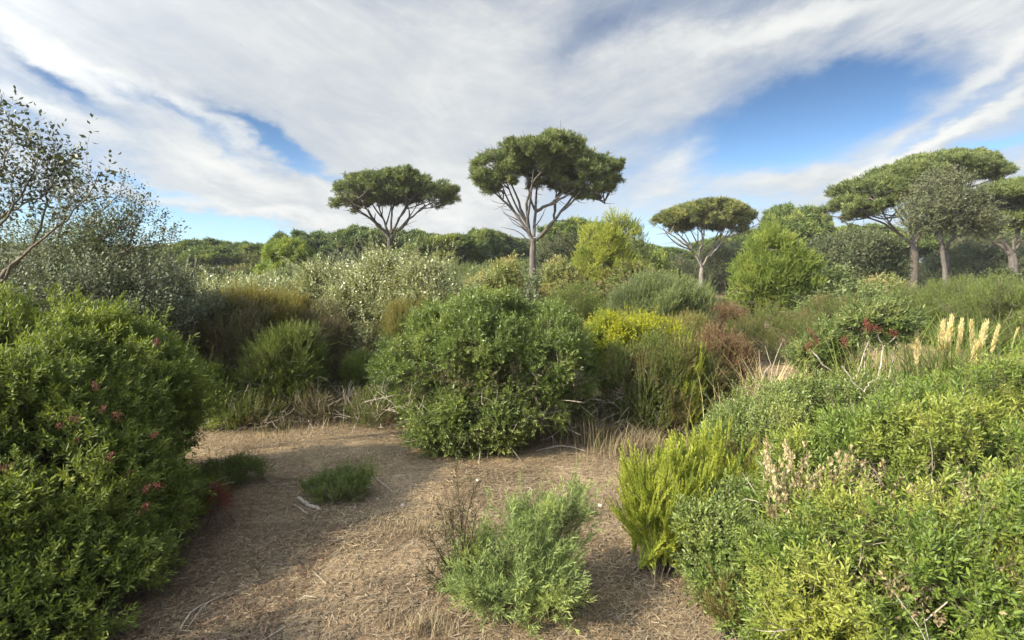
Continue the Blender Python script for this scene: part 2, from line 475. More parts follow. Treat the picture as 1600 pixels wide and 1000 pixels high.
MAT = dict(
    mastic=leafmat('mastic_leaf', (.045, .078, .018), (.105, .145, .03), (.15, .175, .045), gloss=.45, rough=.4, cshare=.45),
    mastic_dark=leafmat('mastic_dark_leaf', (.058, .090, .014), (.145, .19, .026), (.19, .23, .034), gloss=.3, rough=.48, trans=.34, cshare=.35),
    mastic_bright=leafmat('mastic_bright_leaf', (.050, .092, .012), (.130, .185, .024), (.20, .225, .030), gloss=.35, rough=.42, cshare=.5, scale=1.8),
    phillyrea=leafmat('phillyrea_leaf', (.062, .100, .018), (.145, .195, .038), (.18, .215, .045), gloss=.45, rough=.4, cshare=.4),
    broom=leafmat('broad_bush_leaf', (.055, .090, .016), (.125, .175, .032), (.16, .20, .04), gloss=.45, rough=.4, cshare=.35, scale=1.6),
    yellow=leafmat('yellow_leaf', (.19, .23, .012), (.40, .40, .02), (.12, .18, .02), gloss=.3, cshare=.3),
    heath=leafmat('heath_leaf', (.17, .21, .020), (.36, .39, .05), (.13, .17, .02), gloss=.15, rough=.6, trans=.35, cshare=.45, scale=4),
    heath_dark=leafmat('heath_dark_leaf', (0.060, 0.084, 0.022), (0.120, 0.138, 0.036), (0.120, 0.084, 0.042), gloss=.15, rough=.6, cshare=.45, scale=2),
    heath_brown=leafmat('heath_brown_leaf', (.075, .070, .040), (.140, .120, .068), (.075, .085, .030), gloss=.1, rough=.7, trans=.2, cshare=.35, scale=2),
    heath_ochre=leafmat('heath_ochre_leaf', (.12, .115, .035), (.20, .17, .055), (.09, .11, .03), gloss=.1, rough=.7, cshare=.4, scale=2),
    soft_green=leafmat('soft_green_leaf', (.06, .09, .022), (.13, .16, .036), (.08, .085, .035), gloss=.2, rough=.6, cshare=.35, scale=2),
    grey_green=leafmat('grey_green_leaf', (0.084, 0.120, 0.042), (0.168, 0.198, 0.072), (0.072, 0.096, 0.042), gloss=.3, rough=.5, cshare=.4, scale=1.5),
    narrow=leafmat('narrow_leaf', (.095, .145, .042), (.20, .26, .08), (.28, .33, .08), gloss=.25, rough=.5, cshare=.35, scale=3),
    stalk_leaf=leafmat('stalk_leaf', (.05, .055, .03), (.10, .095, .055), (.10, .06, .03), gloss=.1, rough=.7, cshare=.4, scale=6),
    poplar=leafmat('poplar_leaf', (.14, .165, .065), (.29, .305, .16), (.14, .15, .05), gloss=.6, rough=.35, trans=.3, cshare=.45, scale=2, tint=(1.1, 1.1, .7)),
    sapling=leafmat('sapling_leaf', (.035, .045, .026), (.085, .095, .055), (.05, .07, .03), gloss=.4, rough=.4, trans=.2, cshare=.4, scale=2),
    poplar_dark=leafmat('poplar_dark_leaf', (.065, .08, .05), (.17, .185, .12), (.08, .105, .05), gloss=.2, rough=.5, trans=.25, cshare=.4, scale=2, tint=(1.1, 1.1, .7)),
    oak=leafmat('oak_leaf', (.036, .050, .020), (.080, .098, .040), (.11, .11, .048), gloss=.4, rough=.45, trans=.15, cshare=.35, scale=1.2),
    oak_light=leafmat('oak_light_leaf', (.11, .14, .04), (.21, .22, .07), (.26, .21, .08), gloss=.35, rough=.45, cshare=.4, scale=1.2),
    oak_grey=leafmat('oak_grey_leaf', (.055, .066, .034), (.115, .125, .062), (.09, .095, .045), gloss=.3, rough=.5, trans=.2, cshare=.4, scale=1.2),
    pine=leafmat('pine_needle', (.045, .068, .022), (.115, .145, .040), (.155, .178, .05), gloss=.25, rough=.5, trans=.2, cshare=.4, scale=.9),
    pine_warm=leafmat('pine_warm_needle', (.048, .066, .022), (.12, .142, .034), (.18, .18, .045), gloss=.25, rough=.5, trans=.2, cshare=.5, scale=.9),
    pine_far=leafmat('pine_far_needle', (.036, .062, .018), (.10, .14, .03), (.17, .20, .04), gloss=.2, rough=.55, trans=.2, cshare=.45, scale=.5),
    pine_young=leafmat('young_pine_needle', (.080, .12, .022), (.17, .225, .036), (.22, .255, .045), gloss=.3, rough=.5, trans=.35, cshare=.4, scale=1.5),
    pine_yellow=leafmat('yellow_pine_needle', (.16, .19, .025), (.30, .32, .05), (.11, .145, .025), gloss=.3, rough=.5, trans=.35, cshare=.35, scale=1.2),
    straw=leafmat('straw_blade', (.23, .175, .105), (.42, .345, .22), (.13, .095, .058), gloss=.15, rough=.6, trans=.15, cshare=.4, scale=1.2, tint=(1, 1, .8)),
    straw_dark=leafmat('dark_litter', (.085, .065, .045), (.21, .165, .115), (.13, .11, .075), gloss=.1, rough=.8, trans=.05, cshare=.4, scale=1.5, tint=(1, 1, .8)),
    withered=leafmat('withered_leaf', (.13, .095, .05), (.27, .22, .12), (.10, .11, .04), gloss=.1, rough=.8, trans=.15, cshare=.4, scale=3, tint=(1, 1, .8)),
    mulch=leafmat('mulch_leaf', (.06, .038, .025), (.15, .10, .065), (.09, .065, .045), gloss=.15, rough=.7, trans=.05, cshare=.4, scale=3, tint=(1, 1, .8)),
    heath_russet=leafmat('russet_leaf', (.085, .055, .030), (.155, .098, .052), (.06, .06, .025), gloss=.1, rough=.8, trans=.15, cshare=.3, scale=2),
    dull_grass=leafmat('dull_grass', (.12, .09, .055), (.24, .19, .115), (.10, .10, .04), gloss=.1, rough=.8, trans=.1, cshare=.5, scale=1.5, tint=(1, 1, .8)),
    blond=leafmat('blond_grass', (.34, .27, .12), (.56, .46, .24), (.24, .23, .08), gloss=.2, rough=.5, trans=.3, cshare=.4, scale=2, tint=(1, 1, .7)),
    green_grass=leafmat('green_grass', (.07, .12, .02), (.15, .21, .035), (.20, .19, .05), gloss=.2, rough=.5, cshare=.4, scale=3),
    plume=leafmat('plume_hair', (.52, .44, .22), (.74, .66, .38), (.60, .47, .20), gloss=.2, rough=.5, trans=.35, cshare=.4, scale=8, tint=(1, 1, .8)),
    dry_leaf=leafmat('dry_flower', (.30, .24, .13), (.50, .42, .25), (.22, .15, .08), gloss=.1, rough=.7, trans=.25, cshare=.4, scale=5, tint=(1, 1, .8)),
    berry=leafmat('red_berry', (.075, .016, .010), (.17, .03, .018), None, gloss=.5, rough=.35, trans=.0),
    red_leaf=leafmat('red_dry_leaf', (.12, .03, .02), (.24, .07, .045), None, gloss=.3, rough=.5, trans=.2, tint=(1, 1, 1)),
    bark=barkmat('pine_bark', (.050, .043, .037), (.14, .125, .11), 9),
    bark_pale=barkmat('pale_pine_bark', (.11, .098, .085), (.26, .235, .205), 9),
    bark_dark=barkmat('dark_pine_bark', (.045, .038, .032), (.12, .103, .088), 9),
    twig=barkmat('shrub_twig', (.085, .07, .05), (.19, .16, .12), 30),
    twig_pale=barkmat('pale_twig', (.26, .22, .17), (.46, .41, .34), 30),
    twig_dark=barkmat('dark_twig', (.05, .035, .025), (.12, .085, .06), 30),
    drywood=barkmat('dry_wood', (.20, .17, .13), (.38, .33, .27), 40),
    stone=barkmat('pale_stone', (.24, .215, .18), (.42, .385, .335), 25, stretch=1),
)


def groundmat():
    m, nt = mat_base('ground_soil')
    N = nt.nodes.new; K = nt.links.new
    out = N('ShaderNodeOutputMaterial'); tc = N('ShaderNodeTexCoord')

    def noise(s, d, r=.6):
        n = N('ShaderNodeTexNoise'); n.inputs['Scale'].default_value = s; n.inputs['Detail'].default_value = d; n.inputs['Roughness'].default_value = r
        K(tc.outputs['Object'], n.inputs['Vector']); return n.outputs['Fac']

    def ramp(f, stops):
        c = N('ShaderNodeValToRGB'); K(f, c.inputs[0])
        c.color_ramp.elements[0].position = stops[0][0]; c.color_ramp.elements[0].color = (*stops[0][1], 1)
        c.color_ramp.elements[1].position = stops[-1][0]; c.color_ramp.elements[1].color = (*stops[-1][1], 1)
        for p, col in stops[1:-1]:
            e = c.color_ramp.elements.new(p); e.color = (*col, 1)
        return c.outputs[0]
    big = ramp(noise(.9, 5), [(.34, (.085, .063, .042)), (.46, (.165, .125, .083)), (.56, (.23, .178, .118)), (.68, (.36, .285, .185))])
    fine = ramp(noise(45, 6, .75), [(.30, (.35, .33, .30)), (.5, (.95, .92, .88)), (.70, (1.7, 1.6, 1.45))])
    mul = N('ShaderNodeMix'); mul.data_type = 'RGBA'; mul.blend_type = 'MULTIPLY'; mul.inputs[0].default_value = 1
    K(big, mul.inputs[6]); K(fine, mul.inputs[7])
    pr = N('ShaderNodeBsdfPrincipled'); pr.inputs['Roughness'].default_value = .95; pr.inputs['Specular IOR Level'].default_value = .1
    K(mul.outputs[2], pr.inputs['Base Color'])
    bp = N('ShaderNodeBump'); bp.inputs['Strength'].default_value = .9; bp.inputs['Distance'].default_value = .03
    K(noise(28, 8, .7), bp.inputs['Height']); K(bp.outputs[0], pr.inputs['Normal'])
    K(pr.outputs[0], out.inputs[0])
    return m


# ------------------------------------------------------------------ ground
def ground_h(x, y):
    p = np.stack([x, y, np.zeros_like(x)], -1)
    near = np.clip(1.3 - np.hypot(x, y - 5) / 30, 0, 1)
    return (gnoise(p, 1.1, 3) * .035 + gnoise(p, 3.7, 4) * .014) * near


def make_ground():
    g = Geo()
    s = np.sinh(np.linspace(-5.2, 5.2, 261)) / math.sinh(5.2)
    xs = s * 900; ys = s * 900 + 6
    X, Yy = np.meshgrid(xs, ys, indexing='ij')
    Z = ground_h(X, Yy)
    n = len(xs)
    idx = np.arange(n * n).reshape(n, n)
    f = np.stack([idx[:-1, :-1], idx[1:, :-1], idx[1:, 1:], idx[:-1, 1:]], -1)
    g.add(np.stack([X, Yy, Z], -1), f)
    o = g.build('ground', groundmat(), smooth_shade=True)
    tag(o, kind='structure')


make_ground()


# ------------------------------------------------------------------ crown maker
def lobe(px, py, rx, rz, Y, ry=None):
    """an ellipsoid of foliage: seen at px, py with radii rx, rz (pixels) at distance Y"""
    c = at(px, py, Y)
    k = Y / F
    return np.array([*c, rx * k, (ry if ry is not None else rx * k * .85), rz * k])


def clump_points(lobes, n, rnd, inner=.15, rough=.12, seed=0, zmin=.03, top_bias=0.0, gap=-.55):
    """points spread over the outside of a union of ellipsoids, with outward directions"""
    lobes = np.array(lobes)
    area = (lobes[:, 3] * lobes[:, 4] + lobes[:, 3] * lobes[:, 5] + lobes[:, 4] * lobes[:, 5])
    P, O = [], []
    tries = 0
    have = 0
    while have < n and tries < 30:
        k = rnd.choice(len(lobes), size=n, p=area / area.sum())
        d = unit(rnd.normal(size=(n, 3)))
        if top_bias: d[:, 2] = np.where(rnd.uniform(size=n) < top_bias, np.abs(d[:, 2]), d[:, 2])
        L = lobes[k]
        fr = 2.6 / max(.3, float(np.mean(lobes[:, 3])))
        q0 = L[:, :3] + d * L[:, 3:]
        nz = gnoise(q0, fr, seed) + .7 * gnoise(q0, fr * 2.7, seed + 1)
        rr = 1 + nz * rough - np.abs(rnd.normal(size=n)) * .07
        ins = rnd.uniform(size=n) < inner
        rr = np.where(ins, rr * rnd.uniform(.35, .85, size=n), rr)
        p = L[:, :3] + d * L[:, 3:] * rr[:, None]
        o = unit(d / L[:, 3:])
        q = np.min(np.linalg.norm((p[:, None] - lobes[None, :, :3]) / lobes[None, :, 3:], axis=-1) + 0.0, axis=1)
        ok = (q > .78) | ins
        ok &= p[:, 2] > zmin
        ok &= gnoise(p, fr * 1.9, seed + 2) > gap
        P.append(p[ok]); O.append(o[ok]); have += ok.sum(); tries += 1
    return np.concatenate(P)[:n], np.concatenate(O)[:n]


def bez(a, b, rnd, n=5, lift=.15, side=.1):
    """soft curves from points a to points b"""
    d = b - a; ln = np.linalg.norm(d, axis=1, keepdims=True)
    c = (a + b) / 2 + rnd.normal(size=a.shape) * ln * side + np.array([0, 0, 1]) * ln * lift
    t = np.linspace(0, 1, n)[None, :, None]
    return a[:, None] * (1 - t) ** 2 + 2 * c[:, None] * t * (1 - t) + b[:, None] * t ** 2


def wire(geo, nodes, centers, n_hub, rnd, r0, r1, lift=-.12, side=.08, sides=4, up_pen=1.5):
    """branches from skeleton nodes through hubs to the foliage clumps"""
    if len(centers) == 0: return
    hub = centers[rnd.choice(len(centers), min(n_hub, len(centers)), replace=False)]
    near = lambda pts, to: np.argmin(np.linalg.norm(pts[:, None] - to[None], axis=-1) + up_pen * np.maximum(0, to[None, :, 2] - pts[:, None, 2]), axis=1)
    hn = nodes[near(hub, nodes)]
    hub = hub * .72 + hn * .28
    tubes(geo, bez(hn, hub, rnd, 6, lift, side), np.linspace(r0, r1 * 1.2, 6), sides)
    hh = near(centers, hub)
    tubes(geo, bez(hub[hh], centers, rnd, 4, lift * .6, side), np.linspace(r1, r1 * .35, 4), 3)


def crown(geo, twigs, lobes, rnd, n_clump, per, rc, temps, sc_rng=(.8, 1.2), up=.4, out=.6, jit=.35, inner=.15,
          rough=.16, seed=0, zmin=.05, twig_t=None, top_bias=0.0, flat=1.0, gap=-.55, under=0, low=0):
    C, O = clump_points(lobes, n_clump, rnd, inner, rough, seed, zmin, top_bias, gap)
    if under:          # umbrella crowns carry little foliage underneath
        top = np.max(lobes[:, 2] + lobes[:, 5] * np.sqrt(np.maximum(0, 1 - ((C[:, None, 0] - lobes[:, 0]) / lobes[:, 3]) ** 2 - ((C[:, None, 1] - lobes[:, 1]) / lobes[:, 4]) ** 2)), axis=1)
        depth = top - C[:, 2]
        ok = rnd.uniform(size=len(C)) > np.clip((depth - under) / under, 0, .93)
        C, O = C[ok], O[ok]
    if low:            # thin, twiggy lower half
        zt = (lobes[:, 2] + lobes[:, 5]).max()
        ok = rnd.uniform(size=len(C)) > low * np.clip(1.25 - C[:, 2] / zt * 1.7, 0, 1)
        C, O = C[ok], O[ok]
    n = len(C) * per
    idx = np.repeat(np.arange(len(C)), per)
    size = rnd.uniform(.6, 1.3, len(C))[idx]
    off = unit(rnd.normal(size=(n, 3))) * (rnd.uniform(size=(n, 1)) ** .5) * rc * size[:, None]
    off[:, 2] *= flat
    pos = C[idx] + off
    keep = pos[:, 2] > zmin
    axis = O[idx] * out + np.array([0, 0, up]) + off / rc * .5 + rnd.normal(size=(n, 3)) * jit
    pos, axis = pos[keep], axis[keep]
    s = rnd.uniform(*sc_rng, size=len(pos))
    M = stamp(geo, temps, pos, axis, s, rnd)
    if twig_t is not None and twigs is not None: stamp(twigs, [twig_t], pos, axis, s, rnd, M)
    return C, O


def shrub(name, label, cat, lobes, temps, mat, n_clump, per, rc, base=None, twig_mat='twig', group=None, n_stem=7, r0=.02,
          r1=.006, seed=1, hubs=40, twig_t=None, stemname='stems', dead=0, shoots=40, shoot_len=None, withered=None, **kw):
    rnd = np.random.default_rng(seed)
    lobes = [np.array(l) for l in lobes]
    L = np.array(lobes)
    if base is None: base = np.array([L[:, 0].mean(), L[:, 1].mean(), 0.0])
    base = np.array([base[0], base[1], float(ground_h(np.array(base[0]), np.array(base[1])))])
    th = thing(name, label, cat, base, group)
    L[:, :3] -= base
    g, tw = Geo(), Geo()
    C, O = crown(g, tw, L, rnd, n_clump, per, rc, temps, seed=seed, twig_t=twig_t, **kw)
    # main stems from the ground
    tips = L[rnd.choice(len(L), n_stem)]
    tips = tips[:, :3] + rnd.normal(size=(n_stem, 3)) * tips[:, 3:] * .3
    tips[:, 2] = np.maximum(tips[:, 2], .1)
    a = rnd.normal(size=(n_stem, 3)) * [.12, .12, 0] + [0, 0, -.04]
    st = bez(a, tips, rnd, 7, .1, .08)
    tubes(tw, st, np.linspace(r0, r0 * .5, 7), 5)
    wire(tw, st[:, 2:].reshape(-1, 3), C, hubs, rnd, r0 * .5, r1)
    if shoots:
        # long shoots breaking the outline
        cand = np.nonzero(O[:, 2] > -.1)[0]
        k = rnd.choice(cand, min(shoots, len(cand)), replace=False)
        sl = shoot_len or rc * 2.6
        a = C[k]; e = a + unit(O[k] * .7 + [0, 0, .8] + rnd.normal(size=a.shape) * .3) * sl * rnd.uniform(.5, 1.35, (len(k), 1))
        q = bez(a, e, rnd, 8, .05, .06)
        tubes(tw, q, np.linspace(r1 * .7, r1 * .2, 8), 3)
        for j in range(2, 8):
            stamp(g, temps, q[:, j] + rnd.normal(size=a.shape) * rc * .06, (q[:, 7] - q[:, 5]) + rnd.normal(size=a.shape) * .25 * sl * .25, rnd.uniform(.45, .8, len(k)) * (kw.get('sc_rng', (.8, 1.2))[0]), rnd)
    g.build('foliage', MAT[mat], th)
    if dead:
        # bare twigs showing through the lower front
        P, O = clump_points(L, dead, rnd, .5, .1, seed)
        P[:, 2] *= .7
        e = P + unit(O + rnd.normal(size=P.shape) * .7 + [0, 0, .4]) * rnd.uniform(.15, .5, size=(len(P), 1))
        b = bez(P, e, rnd, 5, .05, .15)
        dg = Geo()
        tubes(dg, b, np.linspace(.006, .002, 5), 3)
        mid = b[:, 2]; e2 = mid + unit((e - P) + rnd.normal(size=P.shape) * .35) * .2
        tubes(dg, bez(mid, e2, rnd, 4, .05, .15), np.linspace(.004, .0015, 4), 3)
        dg.build('bare_twigs', MAT['twig_pale'], th, True)
    if withered:
        wl_, wt, wm, wn, wper, wrc = withered
        W = np.array([np.array(l) for l in wl_]); W[:, :3] -= base
        wg = Geo()
        crown(wg, None, W, rnd, wn, wper, wrc, wt, up=.3, inner=.4, rough=.3, jit=.7, gap=-.3)
        wg.build('withered_foliage', MAT[wm], th)
    tw.build(stemname, MAT[twig_mat], th, True)
    return th


# leaf templates
T_mastic = [spray(13, .13, .034, .011, 80, 35, True, seed=s, pinnate=False) for s in range(5)]
T_mastic_l = [spray(14, .15, (.034, .044, .038, .030, .046)[s], .0125, 78, 32, True, seed=s + 16) for s in range(5)]
T_mastic_r = [spray(14, .15, (.036, .046, .030, .042, .034)[s], .0115, 75, 30, True, seed=s + 15) for s in range(5)]
T_mastic_big = [spray(12, .15, .046, .014, 80, 35, True, seed=s + 10) for s in range(5)]
T_leafy = [spray(16, .15, .042, .0115, 70, 30, False, seed=s + 25) for s in range(5)]
T_mastic_lo = [spray(9, .14, .045, .016, 80, 35, False, seed=s + 20) for s in range(4)]
T_lo = [spray(9, .22, .07, .026, 75, 30, False, seed=s + 30) for s in range(4)]
T_willow = [spray(12, .24, .065, .011, 45, 15, False, seed=s + 40) for s in range(4)]
T_fine = [spray(22, .24, .042, .008, 45, 15, False, seed=s + 50) for s in range(4)]
T_narrow = [spray(20, .20, .055, .0075, 70, 25, True, seed=s + 60) for s in range(4)]
T_poplar = [spray(10, .40, .045, .030, 80, 30, False, seed=s + 70, petiole=.02, droop=.2, start=.2) for s in range(4)]
T_poplar_s = [spray(11, .30, .046, .030, 80, 20, False, seed=s + 80, petiole=.01) for s in range(4)]
T_oak = [spray(12, .40, .10, .055, 80, 30, False, seed=s + 90) for s in range(4)]
T_tuft = [tuft(20, .34, .036, 62, seed=s) for s in range(4)]
T_tuft_far = [tuft(10, .50, .085, 80, seed=s + 5) for s in range(4)]
T_brush = [spray(30, .50, .13, .021, 34, 10, False, seed=s + 100) for s in range(4)]
T_spire = [spray(64, .30, .034, .0085, 36, 10, False, seed=s + 110, lvar=.4) for s in range(4)]
T_round = [spray(10, .13, .026, .014, 80, 30, True, seed=s + 120) for s in range(4)]
TW = twig_template(.14, .0016)

RED_GEO = None


def berry_mesh():
    r = np.random.default_rng(5)
    g = Geo()
    cube = np.array([[x, y, z] for x in (-1, 1) for y in (-1, 1) for z in (-1, 1)], float)
    cube *= .62
    fc = np.array([[0, 1, 3, 2], [4, 6, 7, 5], [0, 4, 5, 1], [2, 3, 7, 6], [0, 2, 6, 4], [1, 5, 7, 3]])
    for k in range(90):
        t = r.uniform(0, 1)
        p = np.array([r.normal() * .026 * (1.2 - t), r.normal() * .026 * (1.2 - t), t * .11 - .03])
        M = frames(unit(r.normal(size=(1, 3))), r)[0]
        g.add((cube @ M.T) * r.uniform(.0035, .006) + p, fc)
    tubes(g, np.array([[0, 0, -.06], [0, .004, .0], [.003, 0, .08]]), np.array([.0025, .002, .001]), 4)
    me = g.build('berry_cluster', MAT['berry'])
    m = me.data
    bpy.data.objects.remove(me)
    return m


BERRY = berry_mesh()


def berries(parent, pts, s=1.0, seed=0):
    r = np.random.default_rng(seed)
    for p in pts:
        o = bpy.data.objects.new('berry_cluster', BERRY)
        sc.collection.objects.link(o)
        o.parent = parent
        o.location = [float(a) for a in (np.array(p) - np.array(parent.location))]
        o.rotation_euler = [float(a) for a in r.uniform(-1.2, 1.2, 3)]
        k = s * r.uniform(.8, 1.2); o.scale = (k, k, k)


# ------------------------------------------------------------------ pines
def pine(name, label, cat, base, trunk, limbs, lobes, seed, temps, mat, bark='bark', n_clump=200, per=30, rc=.55, r_base=.3,
         dead=(), dead_n=0, group=None, hubs=45, flat=.55, limb_r=.12, up=.8, top_bias=.75, inner=.25, fan=0, under=0, split=0, pgap=-.55, sc_rng=(.8, 1.2)):
    """trunk: points; limbs: list of polylines starting on the trunk; lobes: crown ellipsoids (all in world space)"""
    rnd = np.random.default_rng(seed)
    base = np.array([base[0], base[1], 0.0])
    th = thing(name, label, cat, base, group)
    tr = smooth_path(np.array(trunk) - base, 14, .02, seed)
    g = Geo()
    nn = len(tr)
    rad = np.linspace(r_base, r_base * .62, nn); rad[0] *= 1.35
    tubes(g, tr, rad, 10)
    g.build('trunk', MAT[bark], th, True)
    b = Geo()
    nodes = []
    for k, lb in enumerate(limbs):
        q = smooth_path(np.array(lb) - base, 12, .05, seed + k)
        tubes(b, q, np.linspace(limb_r * .8, limb_r * .24, 12), 7)
        nodes.append(q[3:])
        for j in range(split):
            i0 = 2 + (j * 2 + k) % 5
            e = q[-1] * [.86, .86, 1] + rnd.normal(size=3) * [1.1, 1.3, .3]
            sub = bez(q[i0][None], e[None], rnd, 12, -.10, .07)[0]
            tubes(b, sub, np.linspace(limb_r * .62, limb_r * .2, 12), 6)
            nodes.append(sub[4:])
    nodes = np.concatenate(nodes) if nodes else tr[-3:]
    L = np.array(lobes); L[:, :3] -= base
    c = Geo()
    if fan:
        T_, _o = clump_points(L, fan, rnd, .5, .05, seed + 5, .05, .1)
        k = np.argmin(np.linalg.norm(T_[:, None] - nodes[None], axis=-1) + 2.2 * np.maximum(0, nodes[None, :, 2] - T_[:, None, 2] + .8), axis=1)
        q = bez(nodes[k], T_, rnd, 9, -.10, .07)
        tubes(b, q, np.linspace(limb_r * .42, limb_r * .12, 9), 5)
        for j in (3, 5, 7):
            e = q[:, j] + unit((q[:, 8] - q[:, 4]) + rnd.normal(size=T_.shape) * [1.2, 1.2, .5]) * rnd.uniform(.5, 1.6, (len(T_), 1))
            tubes(b, bez(q[:, j], e, rnd, 5, .0, .1), np.linspace(limb_r * .16, limb_r * .05, 5), 3)
        nodes = np.concatenate([nodes, q[:, 4:].reshape(-1, 3)])
    C, O = crown(c, None, L, rnd, n_clump, per, rc, temps, up=up, out=.5, jit=.55, inner=inner, seed=seed, top_bias=top_bias,
              flat=flat, rough=.16, sc_rng=sc_rng, under=under, gap=pgap)
    wire(b, nodes, C, hubs, rnd, limb_r * .5, limb_r * .16, lift=-.14, side=.09)
    for q in dead:
        q = smooth_path(np.array(q) - base, 8, .03, seed)
        tubes(b, q, np.linspace(limb_r * .3, limb_r * .07, 8), 4)
    if dead_n:
        k = rnd.choice(len(nodes), dead_n)
        a = nodes[k]
        e = a + unit(np.c_[a[:, :2], np.zeros(len(a))] + rnd.normal(size=a.shape) * .6) * rnd.uniform(.5, 1.4, (dead_n, 1)) + [0, 0, -.1]
        tubes(b, bez(a, e, rnd, 5, -.1, .12), np.linspace(.028, .008, 5), 3)
    b.build('branches', MAT[bark], th, True)
    c.build('crown', MAT[mat], th)
    return th


def P(px, py, Y, dy=0.0):
    """the point seen at px, py at distance Y + dy"""
    return at(px, py, Y + dy)


def gp(px, Y):
    p = at(px, 430, Y)
    return np.array([p[0], Y, 0.0])


# ---- the tall forked stone pine in the middle
Y = 43.0
lim = [[P(832, 375, Y), P(820, 340, Y), P(806, 300, Y), P(790, 270, Y, -1)],
       [P(832, 375, Y), P(815, 345, Y), P(780, 305, Y), P(755, 292, Y, 1)],
       [P(834, 370, Y), P(836, 330, Y, .5), P(838, 290, Y, 1), P(842, 260, Y, 1)],
       [P(834, 378, Y), P(858, 355, Y), P(885, 320, Y), P(905, 295, Y), P(935, 280, Y, -1)],
       [P(845, 370, Y), P(866, 345, Y, 1), P(866, 320, Y, 2), P(880, 290, Y, 2.5)],
       [P(826, 355, Y), P(822, 320, Y, -1), P(830, 290, Y, -2), P(850, 262, Y, -2.5)],
       [P(838, 330, Y, .5), P(860, 320, Y, -.5), P(895, 300, Y, -1), P(915, 275, Y, -1.5)],
       [P(905, 298, Y), P(920, 305, Y), P(935, 312, Y, .5), P(945, 318, Y, 1)]]
dd = [[P(826, 365, Y), P(805, 345, Y), P(785, 332, Y)], [P(828, 378, Y), P(805, 358, Y), P(782, 355, Y)],
      [P(828, 382, Y), P(810, 372, Y), P(785, 368, Y)], [P(838, 352, Y), P(850, 335, Y), P(853, 322, Y)],
      [P(866, 345, Y), P(880, 346, Y), P(898, 345, Y)], [P(812, 345, Y), P(795, 338, Y), P(783, 326, Y)],
      [P(822, 360, Y), P(806, 352, Y, -1), P(795, 340, Y, -1)]]
lob = [lobe(768, 282, 34, 16, Y, 2.2), lobe(926, 292, 34, 20, Y, 2.2), lobe(790, 266, 50, 27, Y, 3.0), lobe(846, 250, 66, 32, Y, 3.6), lobe(852, 242, 50, 24, Y, 3.0), lobe(905, 272, 56, 28, Y, 3.2), lobe(850, 262, 90, 26, Y + 1.5, 3.0),
       lobe(815, 250, 50, 30, Y - 1, 2.6), lobe(944, 292, 18, 18, Y, 1.0), lobe(880, 245, 40, 20, Y + .5, 2.2)]
pine('stone_pine', 'tall stone pine with a forked trunk and the highest umbrella crown', 'pine tree', gp(832, Y),
     [gp(832, Y) - [0, 0, .2], P(832, 440, Y), P(832, 400, Y), P(833, 372, Y)], lim, lob, 31, T_tuft, 'pine', 'bark',
     n_clump=760, per=17, rc=.46, r_base=.33, dead=dd, dead_n=60, hubs=110, limb_r=.17, up=.9, fan=70, under=2.3, split=1, pgap=-.28, top_bias=.45, inner=.3)

# ---- the stone pine left of it
Y = 52.0
lim = [[P(608, 372, Y), P(590, 352, Y), P(565, 330, Y), P(545, 322, Y, 1)], [P(608, 370, Y), P(600, 345, Y, 1), P(590, 320, Y, 2), P(585, 305, Y, 2)],
       [P(610, 365, Y), P(612, 340, Y), P(615, 315, Y), P(618, 295, Y, 1)], [P(610, 372, Y), P(628, 355, Y), P(650, 332, Y), P(680, 315, Y)],
       [P(611, 365, Y), P(625, 340, Y, -1), P(640, 318, Y, -2), P(650, 300, Y, -2)], [P(608, 368, Y), P(585, 345, Y, -1), P(570, 322, Y, -2), P(560, 310, Y, -3)]]
dd = [[P(612, 368, Y), P(630, 366, Y), P(655, 356, Y)], [P(612, 362, Y), P(632, 352, Y), P(652, 345, Y)], [P(605, 380, Y), P(596, 368, Y), P(590, 358, Y)]]
lob = [lobe(570, 300, 44, 21, Y, 3.2), lobe(618, 292, 62, 24, Y, 3.8), lobe(668, 304, 42, 20, Y, 3.0), lobe(618, 298, 84, 16, Y + 1, 3.4), lobe(545, 318, 20, 12, Y, 1.5)]
pine('stone_pine', 'lone stone pine with a low flat crown rising over the silvery thicket', 'pine tree', gp(608, Y),
     [gp(608, Y), P(608, 400, Y), P(609, 372, Y)], lim, lob, 32, T_tuft, 'pine', 'bark_dark', n_clump=640, per=17, rc=.50, r_base=.3, top_bias=.45, inner=.3,
     fan=70, under=1.5, split=2, pgap=-.28, dead=dd, dead_n=60, hubs=110, limb_r=.15, sc_rng=(.9, 1.3))

# ---- the small pale-trunked pine to the right
Y = 57.0
lim = [[P(1097, 420, Y), P(1085, 395, Y), P(1068, 372, Y), P(1045, 355, Y, 1)], [P(1097, 418, Y), P(1092, 390, Y, 1), P(1082, 365, Y, 2), P(1072, 348, Y, 2)],
       [P(1098, 415, Y), P(1112, 392, Y), P(1120, 365, Y), P(1135, 345, Y)], [P(1110, 400, Y), P(1128, 378, Y, -1), P(1148, 358, Y, -2), P(1165, 345, Y, -1)],
       [P(1092, 400, Y), P(1098, 375, Y, -1), P(1102, 350, Y, -2), P(1104, 338, Y, -2)], [P(1085, 395, Y), P(1062, 375, Y, -1), P(1040, 362, Y, -1.5)]]
dd = [[P(1088, 398, Y), P(1062, 382, Y), P(1032, 362, Y)], [P(1094, 410, Y), P(1085, 400, Y), P(1078, 396, Y)], [P(1112, 395, Y), P(1135, 380, Y), P(1160, 362, Y)]]
lob = [lobe(1062, 345, 36, 17, Y, 3.0), lobe(1100, 336, 54, 20, Y, 3.6), lobe(1145, 345, 34, 17, Y, 2.8), lobe(1100, 342, 70, 15, Y + 1, 3.0)]
